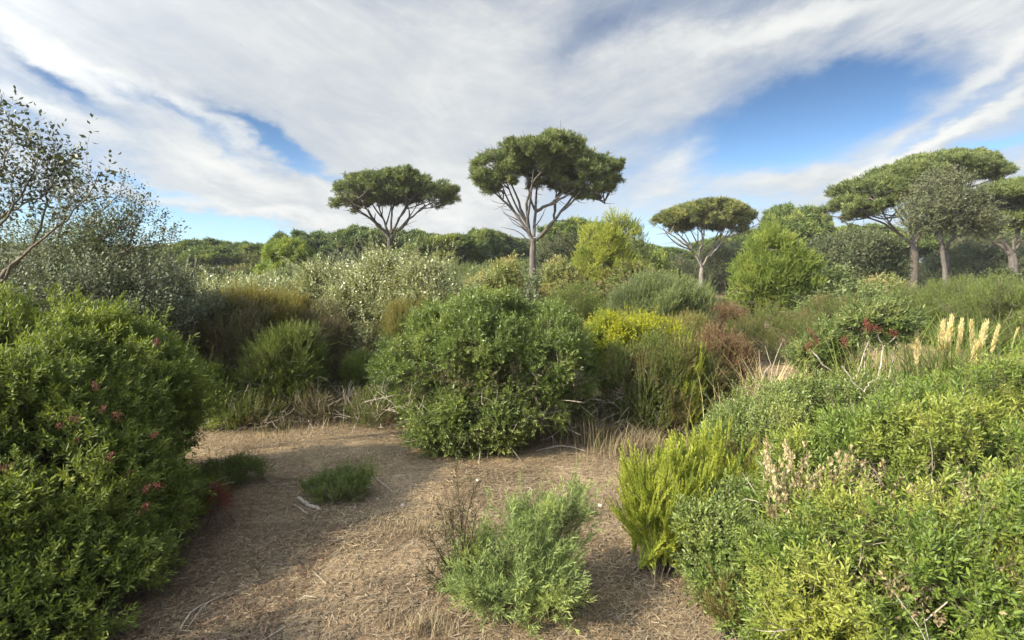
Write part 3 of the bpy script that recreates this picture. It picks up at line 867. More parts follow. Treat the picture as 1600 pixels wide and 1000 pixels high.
pine('stone_pine', 'small stone pine with a pale trunk and fan of bare limbs', 'pine tree', gp(1096, Y),
     [gp(1096, Y), P(1095, 450, Y), P(1096, 418, Y)], lim, lob, 33, T_tuft, 'pine_warm', 'bark_pale', n_clump=560, per=17, rc=.50, r_base=.3, top_bias=.45, inner=.3,
     fan=70, under=1.3, split=2, pgap=-.28, dead=dd, dead_n=60, hubs=110, limb_r=.13, sc_rng=(.9, 1.3))

# ---- the big pines on the right
Y = 46.0
lim = [[P(1428, 385, Y), P(1400, 360, Y), P(1370, 345, Y), P(1335, 335, Y)], [P(1428, 380, Y), P(1420, 345, Y), P(1400, 315, Y), P(1380, 300, Y, 1)],
       [P(1430, 375, Y), P(1435, 340, Y), P(1440, 300, Y), P(1450, 275, Y, 1)], [P(1430, 380, Y), P(1450, 345, Y, -1), P(1475, 310, Y, -1), P(1490, 280, Y)]]
lob = [lobe(1330, 328, 34, 14, Y, 3.0), lobe(1368, 303, 34, 20, Y, 3.0), lobe(1412, 285, 44, 24, Y + 1, 3.2), lobe(1400, 320, 55, 20, Y, 3.0),
       lobe(1350, 340, 50, 9, Y, 2.5), lobe(1345, 300, 40, 14, Y + 1, 2.4)]
pine('stone_pine', 'broad stone pine with a thick straight trunk beside the dark oaks', 'pine tree', gp(1428, Y),
     [gp(1428, Y), P(1428, 430, Y), P(1429, 380, Y)], lim, lob, 34, T_tuft, 'pine', 'bark_dark', n_clump=380, per=34, rc=.6, r_base=.42, fan=50, under=1.6, split=1, pgap=-.28, hubs=60, limb_r=.16, dead_n=30)
Y = 50.0
lim = [[P(1478, 400, Y), P(1470, 360, Y), P(1460, 320, Y), P(1450, 280, Y)], [P(1480, 390, Y), P(1500, 340, Y), P(1515, 300, Y), P(1520, 270, Y)],
       [P(1480, 380, Y), P(1510, 362, Y), P(1540, 345, Y), P(1555, 340, Y)]]
lob = [lobe(1455, 268, 60, 20, Y, 3.6), lobe(1505, 275, 42, 24, Y, 3.0), lobe(1480, 262, 50, 16, Y + 1, 3), lobe(1500, 300, 40, 14, Y, 2)]
dead_top = [[P(1480, 262, Y), P(1486, 245, Y), P(1490, 229, Y)], [P(1484, 250, Y), P(1497, 242, Y), P(1508, 238, Y)], [P(1484, 255, Y), P(1474, 247, Y), P(1468, 240, Y)],
            [P(1450, 262, Y), P(1448, 252, Y), P(1444, 246, Y)], [P(1486, 245, Y), P(1496, 234, Y), P(1502, 232, Y)], [P(1482, 258, Y), P(1500, 252, Y), P(1510, 250, Y)]]
pine('stone_pine', 'tallest right-hand stone pine with a tuft of dead twigs on its top', 'pine tree', gp(1480, Y),
     [gp(1480, Y), P(1480, 440, Y), P(1480, 395, Y)], lim, lob, 35, T_tuft, 'pine', 'bark_dark', n_clump=360, per=34, rc=.6, r_base=.36, fan=50, under=1.6, split=1, pgap=-.28, hubs=50, limb_r=.16, dead=dead_top, dead_n=20)
Y = 40.0
lim = [[P(1582, 395, Y), P(1560, 365, Y), P(1545, 340, Y), P(1535, 320, Y)], [P(1583, 390, Y), P(1590, 350, Y), P(1595, 320, Y)],
       [P(1583, 392, Y), P(1620, 355, Y), P(1650, 330, Y)], [P(1580, 398, Y), P(1555, 378, Y), P(1535, 370, Y)]]
lob = [lobe(1560, 315, 40, 22, Y, 2.6), lobe(1600, 305, 42, 20, Y + 1, 2.8), lobe(1650, 310, 50, 24, Y, 3), lobe(1565, 345, 36, 12, Y, 2), lobe(1620, 335, 50, 14, Y, 2.5)]
pine('stone_pine', 'spreading pine with leaning pale limbs cut by the right edge of the view', 'pine tree', gp(1588, Y),
     [gp(1588, Y), P(1585, 440, Y), P(1582, 395, Y)], lim, lob, 36, T_tuft, 'pine', 'bark', n_clump=330, per=30, rc=.55, r_base=.4, fan=50, under=1.6, split=1, pgap=-.28, hubs=50, limb_r=.17, dead_n=40)

# ---- the far tree line: three pines, then copies
far = []
for k in range(3):
    rnd = np.random.default_rng(60 + k)
    h = 8.0
    c0 = np.array([0, 0, h - 1.5])
    lob = [np.array([0, 0, h - 1.7, 3.2, 3.2, 1.7])]
    for j in range(5):
        a = j * 1.26 + rnd.uniform(-.3, .3)
        rr = rnd.uniform(1.6, 2.3)
        lob.append(np.array([math.cos(a) * rr, math.sin(a) * rr, h - rnd.uniform(2.0, 3.0), rnd.uniform(1.5, 2.0), rnd.uniform(1.5, 2.0), rnd.uniform(1.0, 1.5)]))
    lob.append(np.array([0, 0, h - 3.9, 2.6, 2.6, 1.6]))
    lm = []
    for j in range(6):
        a = j * 1.05 + rnd.uniform(-.2, .2)
        lm.append([np.array([0, 0, 2.6]), np.array([math.cos(a) * 1.2, math.sin(a) * 1.2, 4.2]), np.array([math.cos(a) * 2.6, math.sin(a) * 2.6, 5.6])])
    x0 = -30 + 0 * k
    t = pine('stone_pine', 'x', 'pine tree', (0, 0), [np.array([0, 0, 0.]), np.array([.1, 0, 1.4]), np.array([0, .1, 2.8])], lm, lob, 60 + k, T_tuft_far,
             'pine_far', 'bark_dark', n_clump=260, per=18, rc=.5, r_base=.2, hubs=30, limb_r=.11, top_bias=.6, inner=.2, dead_n=15)
    far.append(t)

far_named = [
    (455, 366, 38, 78, 'round-headed stone pine poking highest above the treeline far on the left side'),
    (700, 368, 62, 66, 'wide-crowned far pine with its dark trunk showing between the two lone pines'),
    (897, 347, 58, 66, 'dense rounded pine standing directly behind the yellow-green conifer'),
    (1238, 326, 56, 72, 'flat-topped distant pine peeping over the bright green young pine'),
]
far_rest = [(310, 390, 50, 84), (372, 392, 42, 92), (262, 396, 44, 90), (515, 380, 40, 86), (572, 368, 52, 80), (635, 374, 44, 84), (765, 380, 44, 88), (752, 372, 30, 74),
            (812, 388, 40, 92), (850, 385, 36, 98), (950, 375, 44, 88), (1010, 392, 34, 94), (1050, 398, 40, 74), (1075, 402, 44, 84), (1130, 380, 50, 86),
            (1170, 372, 48, 80), (1290, 365, 55, 82), (1340, 360, 50, 88), (1410, 362, 60, 84), (1500, 358, 60, 80), (1560, 362, 60, 86), (1630, 350, 60, 76),
            (420, 395, 40, 88), (200, 398, 50, 88), (130, 398, 50, 86), (60, 396, 50, 90), (0, 394, 55, 84), (-70, 392, 60, 88), (480, 384, 36, 96), (675, 382, 40, 98),
            (335, 400, 44, 74), (545, 385, 44, 98), (1205, 385, 50, 98), (1690, 350, 60, 90), (985, 385, 46, 100), (605, 380, 50, 100), (730, 384, 44, 104)]
for i, (px, top, hw, Yd, lb) in enumerate(far_named):
    hgt = at(px, top, Yd)[2]; s = (hw * Yd / F) / 3.7
    sc3 = (s, s, hgt / 8.0)
    p = gp(px, Yd)
    if i < 3:
        o = far[i]; o.location = p; o.scale = sc3; o.rotation_euler = (0, 0, i * 1.3); o['label'] = lb
    else:
        copy_thing(far[0], p, 2.2, sc3, lb)
LM = [(-60, 'the sparse-leaved young tree'), (110, 'the dense grey-green poplar'), (268, 'the bare twig tips'), (450, 'the cone-shaped mid green pine'), (608, 'the lone low-crowned pine'),
      (832, 'the tall forked pine'), (948, 'the yellow-green conifer'), (1096, 'the pale-trunked pine'), (1212, 'the bright green young pine'), (1345, 'the large dark oak'),
      (1428, 'the thick straight trunk'), (1480, 'the tallest right-hand pine'), (1590, 'the spreading edge pine')]
ORD = ['first', 'second', 'third', 'fourth', 'fifth', 'sixth', 'seventh', 'eighth']


def placed(xs, fmt):
    """one label per thing, told by the landmark it stands behind"""
    out = [None] * len(xs)
    key = {}
    for i, x in enumerate(xs):
        k = min(range(len(LM)), key=lambda j: abs(LM[j][0] - x))
        key.setdefault((k, x >= LM[k][0]), []).append((abs(LM[k][0] - x), i))
    for (k, right), v in key.items():
        for n_, (_d, i) in enumerate(sorted(v)):
            out[i] = fmt % (ORD[n_], 'right' if right else 'left', LM[k][1])
    return out


FL = placed([q[0] for q in far_rest], 'rounded far pine, %s %s of %s')
for i, (px, top, hw, Yd) in enumerate(far_rest):
    top -= 13 if px < 830 else 7
    hgt = at(px, top, Yd)[2]; s = (hw * Yd / F) / 3.7
    copy_thing(far[i % 3], gp(px, Yd), R.uniform(0, 6.28), (s * R.uniform(.9, 1.1), s * R.uniform(.9, 1.1), hgt / 8.0),
               FL[i], 'stone pines of the far tree line')

# ------------------------------------------------------------------ oaks, young pines and other mid-distance trees
def simple_tree(name, label, cat, px, Y, lobes, temps, mat, bark, seed, n_clump, per, rc, trunk_px=None, r_base=.12, group=None, up=.35, limb=8, **kw):
    b = gp(px, Y)
    L = np.array(lobes)
    top = L[np.argmax(L[:, 2])]
    tp = trunk_px if trunk_px is not None else [b, np.array([b[0], b[1], top[2] * .5])]
    rnd = np.random.default_rng(seed)
    lm = []
    for k in range(limb):
        l = L[k % len(L)]
        e = l[:3] + rnd.normal(size=3) * l[3:] * .3
        lm.append([np.array(tp[-1]), (np.array(tp[-1]) + e) / 2 + [0, 0, .0], e])
    return pine(name, label, cat, b, tp, lm, L, seed, temps, mat, bark, n_clump=n_clump, per=per, rc=rc, r_base=r_base, group=group,
                up=up, limb_r=r_base * .5, flat=1.0, top_bias=.3, **kw)


# yellow-green conifer right of the tall pine
Y = 27.0
lob = [lobe(935, 372, 22, 20, Y, .8), lobe(960, 360, 9, 26, Y), lobe(950, 392, 34, 26, Y), lobe(945, 420, 44, 28, Y), lobe(932, 452, 40, 26, Y), lobe(970, 440, 40, 34, Y),
       lobe(925, 475, 30, 18, Y), lobe(975, 365, 18, 20, Y)]
simple_tree('young_pine', 'yellow-green feathery conifer right of the tall forked pine', 'pine tree', 948, Y, lob, T_brush, 'pine_yellow', 'twig', 41,
            420, 12, .24, trunk_px=[gp(948, Y), P(948, 450, Y), P(950, 400, Y)], r_base=.11, up=.8, limb=14, inner=.2, dead_n=20, sc_rng=(.5, .9))
# its companion shoot
Y = 30.0
simple_tree('young_pine', 'slim pale conifer tip leaning up just right of the yellow-green conifer', 'pine tree', 1000, Y,
            [lobe(1001, 378, 5, 18, Y), lobe(998, 400, 12, 14, Y), lobe(995, 420, 22, 22, Y)], T_brush, 'grey_green', 'twig', 42, 40, 8, .18, r_base=.05, up=1.4, limb=4)
# bright green young pine
Y = 22.0
lob = [lobe(1212, 378, 20, 18, Y), lobe(1212, 400, 38, 26, Y), lobe(1196, 425, 40, 24, Y), lobe(1236, 424, 36, 24, Y), lobe(1212, 448, 62, 22, Y), lobe(1178, 462, 26, 14, Y),
       lobe(1248, 462, 28, 16, Y), lobe(1212, 472, 40, 14, Y)]
simple_tree('young_pine', 'bright green bushy young pine with upright shoots, right of the pale-trunked pine', 'pine tree', 1200, Y, lob, T_brush, 'pine_young', 'bark_pale', 43,
            520, 12, .24, trunk_px=[gp(1200, Y), P(1200, 480, Y), P(1206, 430, Y)], r_base=.10, up=.9, limb=16, inner=.25, dead_n=30, sc_rng=(.45, .85))
# green conifer on the left of the tree line
Y = 40.0
lob = [lobe(450, 405, 34, 22, Y), lobe(438, 430, 34, 26, Y), lobe(465, 430, 32, 26, Y), lobe(448, 455, 40, 20, Y), lobe(455, 392, 20, 12, Y)]
simple_tree('young_pine', 'mid green cone-shaped pine in front of the tree line left of the silvery thicket', 'pine tree', 450, Y, lob, T_tuft, 'pine_young', 'bark', 44, 240, 26, .42, r_base=.12, up=.9)
# evergreen oaks
Y = 36.0
lob = [lobe(1335, 400, 60, 34, Y), lobe(1300, 430, 44, 36, Y), lobe(1370, 415, 34, 30, Y), lobe(1335, 440, 60, 36, Y), lobe(1380, 440, 28, 28, Y), lobe(1330, 470, 60, 20, Y)]
simple_tree('holm_oak', 'large dark rounded oak filling the gap behind the bright young pine', 'oak tree', 1345, Y, lob, T_oak, 'oak', 'bark_dark', 45, 420, 26, .55, r_base=.22)
Y = 34.0
lob = [lobe(1365, 460, 34, 22, Y), lobe(1388, 474, 22, 14, Y)]
simple_tree('holm_oak', 'small oak with pale yellowish leaves at the foot of the thick straight trunk', 'oak tree', 1385, Y, lob, T_oak, 'oak_light', 'bark_dark', 46, 110, 20, .45, r_base=.1)
# grey open cork oak
Y = 33.0
lob = [lobe(1462, 325, 44, 26, Y), lobe(1442, 345, 30, 16, Y), lobe(1508, 330, 34, 20, Y), lobe(1470, 292, 34, 18, Y), lobe(1490, 350, 40, 14, Y), lobe(1540, 350, 26, 16, Y), lobe(1535, 310, 14, 10, Y)]
simple_tree('cork_oak', 'thin grey-leaved oak with two slender trunks in front of the tallest right-hand pine', 'oak tree', 1475, Y, lob, T_oak, 'oak_grey', 'bark', 47, 300, 9, .5,
            trunk_px=[gp(1478, Y), P(1478, 430, Y), P(1470, 380, Y), P(1468, 355, Y)], r_base=.17, limb=12, dead_n=60)
for k, (px, Yd, lobs, n, mt, lb) in enumerate([
        (1515, 54, [(1515, 420, 60, 36), (1470, 440, 44, 30), (1560, 430, 50, 34), (1600, 430, 50, 36)], 420, 'oak', 'wide oak thicket with tangled pale twigs under the spreading edge pine'),
        (1555, 60, [(1545, 395, 50, 26), (1590, 400, 50, 26), (1640, 400, 50, 30)], 200, 'oak_grey', 'grey oak crown showing behind the tangled oak thicket'),
        (1020, 66, [(1015, 425, 30, 20), (1045, 425, 36, 24), (1075, 430, 36, 22), (1060, 445, 50, 18)], 220, 'oak', 'dark low oak left of the pale pine trunk'),
        (1020, 38, [(1020, 415, 18, 16), (1000, 430, 22, 20), (1012, 448, 30, 16)], 110, 'pine_young', 'small yellow-green tree between the conifer tip and the dark low oak'),
        (1135, 64, [(1128, 410, 34, 28), (1145, 440, 34, 24)], 160, 'oak', 'dark oak between the pale pine trunk and the bright young pine'),
        (875, 50, [(880, 400, 34, 26), (905, 425, 34, 28), (860, 425, 30, 24)], 220, 'oak', 'dark oak behind the tall forked trunk'),
]):
    simple_tree('holm_oak', lb, 'oak tree', px, Yd, [lobe(*l, Yd) for l in lobs], T_oak, mt, 'bark_dark', 70 + k, n, 22, .5, r_base=.15)

Y = 18.0
lob = [lobe(784, 437, 22, 18, Y), lobe(762, 450, 28, 16, Y), lobe(798, 432, 12, 20, Y)]
simple_tree('oak_sapling', 'pale yellow-leaved oak sapling just left of the tall pine trunk', 'oak sapling', 790, Y, lob, T_lo, 'oak_light', 'twig', 81, 110, 18, .22, r_base=.05)
lob = [lobe(872, 435, 20, 20, Y), lobe(886, 447, 20, 18, Y), lobe(874, 458, 18, 12, Y)]
simple_tree('oak_sapling', 'pale green oak sapling just right of the tall pine trunk', 'oak sapling', 862, Y, lob, T_lo, 'oak_light', 'twig', 82, 110, 18, .22, r_base=.05)

# ------------------------------------------------------------------ mid-ground shrubs
Y = 7.9
lob = [lobe(752, 538, 112, 64, Y, 1.0), lobe(655, 580, 58, 54, Y - .1, .8), lobe(852, 556, 60, 62, Y, .9), lobe(755, 598, 112, 76, Y + .1, 1.1), lobe(700, 640, 60, 48, Y - .5, .5),
       lobe(800, 630, 80, 60, Y - .4, .6), lobe(720, 670, 60, 30, Y - .7, .4), lobe(875, 600, 50, 60, Y, .6)]
shrub('mastic_shrub', 'biggest rounded green bush standing alone in the centre of the clearing edge', 'shrub', lob, T_leafy, 'broom', 1000, 26, .12, seed=101,
      n_stem=12, r0=.028, r1=.006, hubs=140, twig_t=TW, dead=420, twig_mat='twig', up=.35, jit=.5, rough=.14, inner=.25, low=.85, shoots=90, shoot_len=.16,
      withered=([lobe(760, 600, 90, 34, Y - .45, .5), lobe(680, 600, 40, 30, Y - .4, .4), lobe(850, 600, 40, 34, Y - .3, .4)], T_fine, 'heath_brown', 170, 12, .12))
Y = 7.2
lob = [lobe(700, 662, 54, 36, Y, .4), lobe(775, 655, 50, 38, Y, .4), lobe(730, 640, 46, 30, Y, .4)]
shrub('mastic_shrub', 'low leafy shrub growing against the foot of the big central bush', 'shrub', lob, T_round, 'phillyrea', 200, 22, .12, seed=102, n_stem=8, r0=.012, r1=.004, hubs=40, twig_t=TW, dead=40)

# silver poplar thicket behind
Y = 11.6
for k, (lobs, n, lb) in enumerate([
        ([(622, 466, 44, 46), (605, 446, 22, 34), (575, 505, 50, 50), (640, 510, 46, 50), (600, 540, 60, 50)], 400, 'tallest silver-leaved poplar sucker clump, its tip at the lone pine trunk'),
        ([(520, 470, 42, 40), (503, 458, 24, 28), (478, 500, 34, 32), (540, 520, 50, 50), (510, 545, 50, 40)], 350, 'silvery poplar clump left of the tallest one, with flickering pale leaves'),
        ([(666, 462, 26, 30), (690, 488, 28, 32), (660, 515, 40, 44)], 230, 'silvery poplar clump touching the left top of the big central bush')]):
    Yd = Y + (0, .5, -.6)[k]
    shrub('white_poplar', lb, 'poplar', [lobe(*l, Yd) for l in lobs], T_poplar_s, 'poplar', n, 22, .24, seed=110 + k, n_stem=16, r0=.02, r1=.006, hubs=80,
          twig_mat='twig', up=1.0, rough=.35, inner=.35, jit=.5, dead=120, shoots=130, shoot_len=.7, low=.35)
Y = 11.0
lob = [lobe(575, 570, 60, 55, Y), lobe(520, 560, 40, 45, Y), lobe(600, 600, 50, 50, Y)]
shrub('dry_thicket', 'grey-brown half-bare thicket below the silvery poplars', 'shrub', lob, T_fine, 'heath_brown', 120, 14, .2, seed=120, n_stem=16, r0=.015, r1=.005, hubs=80,
      dead=260, up=.7, inner=.4)

# left group of middle bushes
Y = 9.5
lob = [lobe(350, 545, 46, 50, Y), lobe(335, 590, 40, 50, Y), lobe(385, 560, 34, 50, Y), lobe(360, 610, 50, 50, Y)]
shrub('tree_heath', 'brown withered heath bush left of the fine green one', 'shrub', lob, T_fine, 'heath_brown', 300, 18, .15, seed=130, n_stem=16, r0=.012, r1=.004, hubs=90, up=.9, dead=160, inner=.35, rough=.3, shoots=90)
lob = [lobe(375, 505, 44, 36, Y + .7), lobe(410, 500, 36, 26, Y + .7), lobe(345, 520, 26, 24, Y + .7)]
shrub('tree_heath', 'ochre-tipped heath bush rising behind the brown withered one', 'shrub', lob, T_fine, 'heath_ochre', 220, 18, .15, seed=131, n_stem=12, r0=.012, r1=.004, hubs=60, up=1.4, inner=.3)
Y = 9.0
lob = [lobe(448, 575, 44, 46, Y), lobe(420, 600, 40, 50, Y), lobe(465, 610, 34, 48, Y), lobe(440, 630, 44, 44, Y)]
shrub('tree_heath', 'fine-leaved soft green dome bush beside the brown withered heath', 'shrub', lob, T_fine, 'soft_green', 330, 20, .14, seed=132, n_stem=16, r0=.012, r1=.004, hubs=90, up=.9, inner=.35, dead=120, rough=.28, low=.7, shoots=110)
Y = 8.4
lob = [lobe(340, 640, 26, 34, Y), lobe(320, 610, 24, 30, Y), lobe(355, 660, 22, 22, Y)]
shrub('mastic_shrub', 'small glossy dark shrub tucked under the brown withered heath', 'shrub', lob, T_round, 'mastic_dark', 110, 20, .11, seed=133, n_stem=7, r0=.01, r1=.004, hubs=25, dead=10)
Y = 12.0
lob = [lobe(330, 490, 50, 38, Y), lobe(290, 478, 36, 38, Y), lobe(415, 478, 50, 28, Y), lobe(360, 468, 36, 28, Y), lobe(380, 505, 70, 34, Y), lobe(330, 530, 60, 40, Y)]
shrub('white_poplar', 'loose grey-green poplar scrub between the left tree and the silvery clumps', 'poplar', lob, T_poplar_s, 'poplar', 300, 18, .24, seed=134, n_stem=18, r0=.018, r1=.006,
      hubs=70, up=1.0, rough=.3, inner=.35, dead=60, twig_mat='twig_pale')
Y = 13.0
lob = [lobe(470, 500, 50, 30, Y), lobe(430, 500, 40, 26, Y), lobe(500, 520, 40, 30, Y)]
shrub('mastic_shrub', 'yellow-green low bush below the left silvery poplar clump', 'shrub', lob, T_lo, 'grey_green', 200, 20, .2, seed=135, n_stem=8)

COMP = {o['label'][:12]: o for o in bpy.data.objects if o.parent is None and o.get('label') and o.name.startswith('tree_heath')}
for (key, px, Yd, rz, sc3, lb) in [
        ('brown wither', 505, 10.6, 1.0, (.75, .75, .95), 'withered brown heath between the dome bush and the grey half-bare thicket'),
        ('fine-leaved ', 560, 9.9, 2.0, (.62, .62, .62), 'low soft green heath at the left flank of the big central bush'),
        ('fine-leaved ', 312, 10.5, 4.0, (.8, .8, 1.05), 'soft green heath between the red-berried bush and the withered brown heath'),
        ('ochre-tipped', 640, 10.4, 1.2, (.8, .8, .9), 'ochre-tipped heath showing between the silvery poplars and the big central bush'),
        ('ochre-tipped', 452, 11.0, 3.0, (.8, .8, .95), 'ochre-tipped heath directly behind the fine-leaved dome bush')]:
    copy_thing(COMP[key], gp(px, Yd), rz, sc3, lb)

# right of the centre
Y = 13.5
lob = [lobe(1030, 480, 60, 34, Y), lobe(990, 490, 40, 30, Y), lobe(1075, 490, 36, 30, Y), lobe(1030, 510, 66, 30, Y)]
shrub('tamarisk', 'rounded grey-green bush below the yellow-green conifer', 'shrub', lob, T_fine, 'grey_green', 480, 22, .17, seed=140, n_stem=12, r0=.02, r1=.006, hubs=60, up=1.0, inner=.3, sc_rng=(.8, 1.3), rough=.3, shoots=70)
Y = 9.3
lob = [lobe(965, 545, 48, 42, Y), lobe(1015, 545, 44, 38, Y), lobe(980, 518, 46, 20, Y), lobe(1035, 536, 30, 24, Y), lobe(935, 540, 22, 24, Y - .3)]
shrub('mastic_shrub', 'bright yellow-topped bush catching the sun right of the big central bush', 'shrub', lob, T_round, 'yellow', 330, 24, .13, seed=141, n_stem=9, r0=.014, r1=.005, hubs=50, twig_t=TW, up=.6)
Y = 8.2
lob = [lobe(985, 606, 46, 40, Y), lobe(1045, 596, 44, 54, Y), lobe(1030, 650, 60, 56, Y), lobe(975, 640, 30, 50, Y), lobe(1080, 640, 40, 60, Y)]
shrub('tree_heath', 'dark olive heath bush below the yellow-topped bush', 'shrub', lob, T_fine, 'heath_dark', 460, 22, .14, seed=142, n_stem=24, r0=.012, r1=.004, hubs=110, up=1.1, inner=.4, dead=260, rough=.3, low=.7, shoots=120)
Y = 8.8
lob = [lobe(1130, 570, 40, 34, Y), lobe(1150, 600, 34, 40, Y), lobe(1110, 600, 34, 40, Y), lobe(1130, 640, 44, 40, Y)]
shrub('tree_heath', 'reddish brown dead heath bush right of the dark olive one', 'shrub', lob, T_fine, 'heath_russet', 300, 20, .14, seed=143, n_stem=14, r0=.012, r1=.004, hubs=60, up=.9, inner=.3, dead=60)
# brown scrub on the open ground beyond
scr = [(1110, 500, 46, 20, 17, 'heath_russet', 'russet low scrub between the grey-green bush and the bright young pine'),
       (1200, 515, 60, 26, 15, 'heath_dark', 'olive-brown twiggy scrub under the bright young pine'),
       (1150, 478, 30, 12, 30, 'heath_dark', 'olive scrub at the foot of the pale pine trunk'),
       (1300, 500, 40, 24, 17, 'heath_dark', 'dark olive scrub below the large dark oak'),
       (1070, 520, 30, 18, 11.5, 'heath_ochre', 'ochre heath tuft behind the yellow heath spires'),
       (900, 480, 40, 26, 14, 'soft_green', 'soft green scrub between the big central bush and the yellow-green conifer'),
       (700, 430, 60, 22, 30, 'grey_green', 'greyish scrub under the wide-crowned far pine'),
       (790, 440, 40, 20, 32, 'grey_green', 'greyish scrub behind the two oak saplings'),
       (388, 456, 40, 16, 30, 'heath_brown', 'mauve-brown bare scrub below the horizon pines on the left side'),
       (320, 450, 50, 26, 26, 'poplar_dark', 'grey scrub between the brown bare scrub and the left tree')]
for k, (px, py, rx, rz, Yd, mt, lb) in enumerate(scr):
    if Yd >= 24: py += 16
    lob = [lobe(px, py, rx, rz, Yd), lobe(px - rx * .6, py + rz * .4, rx * .6, rz * .8, Yd), lobe(px + rx * .6, py + rz * .3, rx * .6, rz * .8, Yd)]
    g0 = lob[0]; hgt = g0[2]
    if hgt > .6: lob.append(np.array([g0[0], g0[1], hgt * .5, g0[3] * 1.1, g0[4], hgt * .5]))
    shrub('heath_scrub', lb, 'shrub', lob, T_fine if Yd < 20 else T_willow, mt, int(150 + Yd * 4), 18, .012 * Yd, seed=150 + k, n_stem=10, r0=.012 * Yd / 10, r1=.004 * Yd / 10,
          hubs=30, up=1.0, sc_rng=(Yd / 22, Yd / 14), inner=.3, shoots=20 if Yd < 20 else 0, rough=.3)
# tamarisk band on the right
for k, (px, py, rx, rz, Yd, lb) in enumerate([(1440, 490, 60, 30, 19, 'leftmost of the three soft green bushes behind the pampas plumes'),
                                              (1510, 480, 66, 34, 18, 'middle one of the three soft green bushes behind the pampas plumes'),
                                              (1590, 490, 66, 36, 16, 'soft green bush running out of the right edge behind the pampas plumes')]):
    lob = [lobe(px, py, rx, rz, Yd), lobe(px - rx * .5, py + 10, rx * .6, rz, Yd), lobe(px + rx * .5, py + 8, rx * .6, rz * .9, Yd), lobe(px, py + 24, rx, rz, Yd)]
    shrub('tamarisk', lb, 'shrub', lob, T_willow, 'soft_green', 420, 20, .22, seed=170 + k, n_stem=10, r0=.025, r1=.008, hubs=40, up=1.0, sc_rng=(.7, 1.2), inner=.25, rough=.3, shoots=60)

# filler bushes between the shrubs and the tree line, low and far: copies of one olive and one grey bush
fill = []
for k, mt in enumerate(['oak', 'grey_green', 'heath_dark']):
    rnd = np.random.default_rng(90 + k)
    lob = [np.array([0, 0, 1.0, 1.3, 1.3, 1.0])] + [np.array([rnd.uniform(-1.1, 1.1), rnd.uniform(-1.1, 1.1), rnd.uniform(.5, .9), .8, .8, .7]) for _ in range(4)]
    fill.append(shrub('evergreen_bush', 'x', 'shrub', lob, T_oak, mt, 170, 18, .3, base=(0, 0, 0), seed=90 + k, n_stem=6, r0=.03, r1=.01, hubs=20, up=.5, shoots=0, rough=.3))
used = [False] * 3
spots = []
rr = np.random.default_rng(123)
for Yd, n in ((24, 9), (34, 13), (48, 18), (72, 26)):
    for j in range(n):
        px = -150 + (1900 / n) * (j + rr.uniform(.1, .9))
        if (1020 < px < 1170 and Yd < 60) or (1380 < px < 1530 and Yd < 46): continue
        spots.append((px, Yd + rr.uniform(-3, 3)))
BL = [None] * len(spots)
for lo, hi, nm in ((0, 29, 'front'), (29, 41, 'middle'), (41, 62, 'back'), (62, 99, 'last')):
    ii = [j for j, q in enumerate(spots) if lo <= q[1] < hi]
    for j, t in zip(ii, placed([spots[j][0] for j in ii], 'low bush, ' + nm + ' scrub row, %s %s of %s')): BL[j] = t
for j, (px, Yd) in enumerate(spots):
    k = int(rr.integers(0, 3)); s = rr.uniform(.75, 1.1) * (1.0 if Yd < 40 else 1.15 if Yd < 60 else 1.9)
    if Yd > 1e9: continue
    lb = BL[j]
    if not used[k]:
        o = fill[k]; used[k] = True
        o.location = gp(px, Yd); o.scale = (s * 1.3, s * 1.3, s * .95); o['label'] = lb; o['group'] = 'bushes of the scrub belt'
    else:
        copy_thing(fill[k], gp(px, Yd), rr.uniform(0, 6.28), (s * 1.3, s * 1.3, s * .95), lb, 'bushes of the scrub belt')


# ------------------------------------------------------------------ trees on the left
def open_tree(name, label, base, limbs, mat, seed, twigs_per=26, leaf_t=T_poplar, tl=(.25, .6), r0=.03, bark='twig', up=.9, tier2=3, lsc=(.7, 1.1)):
    rnd = np.random.default_rng(seed)
    base = np.array(base, float)
    th = thing(name, label, 'tree', base)
    b, lf = Geo(), Geo()
    for k, lb in enumerate(limbs):
        q = smooth_path(np.array(lb) - base, 16, .012, seed + k)
        tubes(b, q, np.linspace(r0, r0 * .16, 16), 6)
        ts = rnd.uniform(.3, 1, twigs_per) ** .8
        ii = np.clip((ts * 15).astype(int), 0, 15)
        a = q[ii]
        d = unit(q[np.minimum(ii + 1, 15)] - q[np.maximum(ii - 1, 0)])
        dirn = unit(d * .8 + rnd.normal(size=a.shape) * .55 + [0, 0, up * .5])
        e = a + dirn * rnd.uniform(*tl, size=(len(a), 1))
        bb = bez(a, e, rnd, 6, .05, .08)
        tubes(b, bb, np.linspace(r0 * .2, r0 * .07, 6), 3)
        # second twigs and leaves
        for s in range(tier2):
            a2 = bb[:, rnd.integers(2, 6)]
            e2 = a2 + unit(dirn + rnd.normal(size=a.shape) * .6 + [0, 0, up * .3]) * rnd.uniform(.10, .28, (len(a), 1))
            tubes(b, bez(a2, e2, rnd, 4, .05, .08), np.linspace(r0 * .1, r0 * .05, 4), 3)
            stamp(lf, leaf_t, a2, e2 - a2, rnd.uniform(*lsc, len(a2)), rnd)
        stamp(lf, leaf_t, bb[:, 2], dirn, rnd.uniform(*lsc, len(a)), rnd)
    b.build('branches', MAT[bark], th, True)
    lf.build('leaves', MAT[mat], th)
    return th


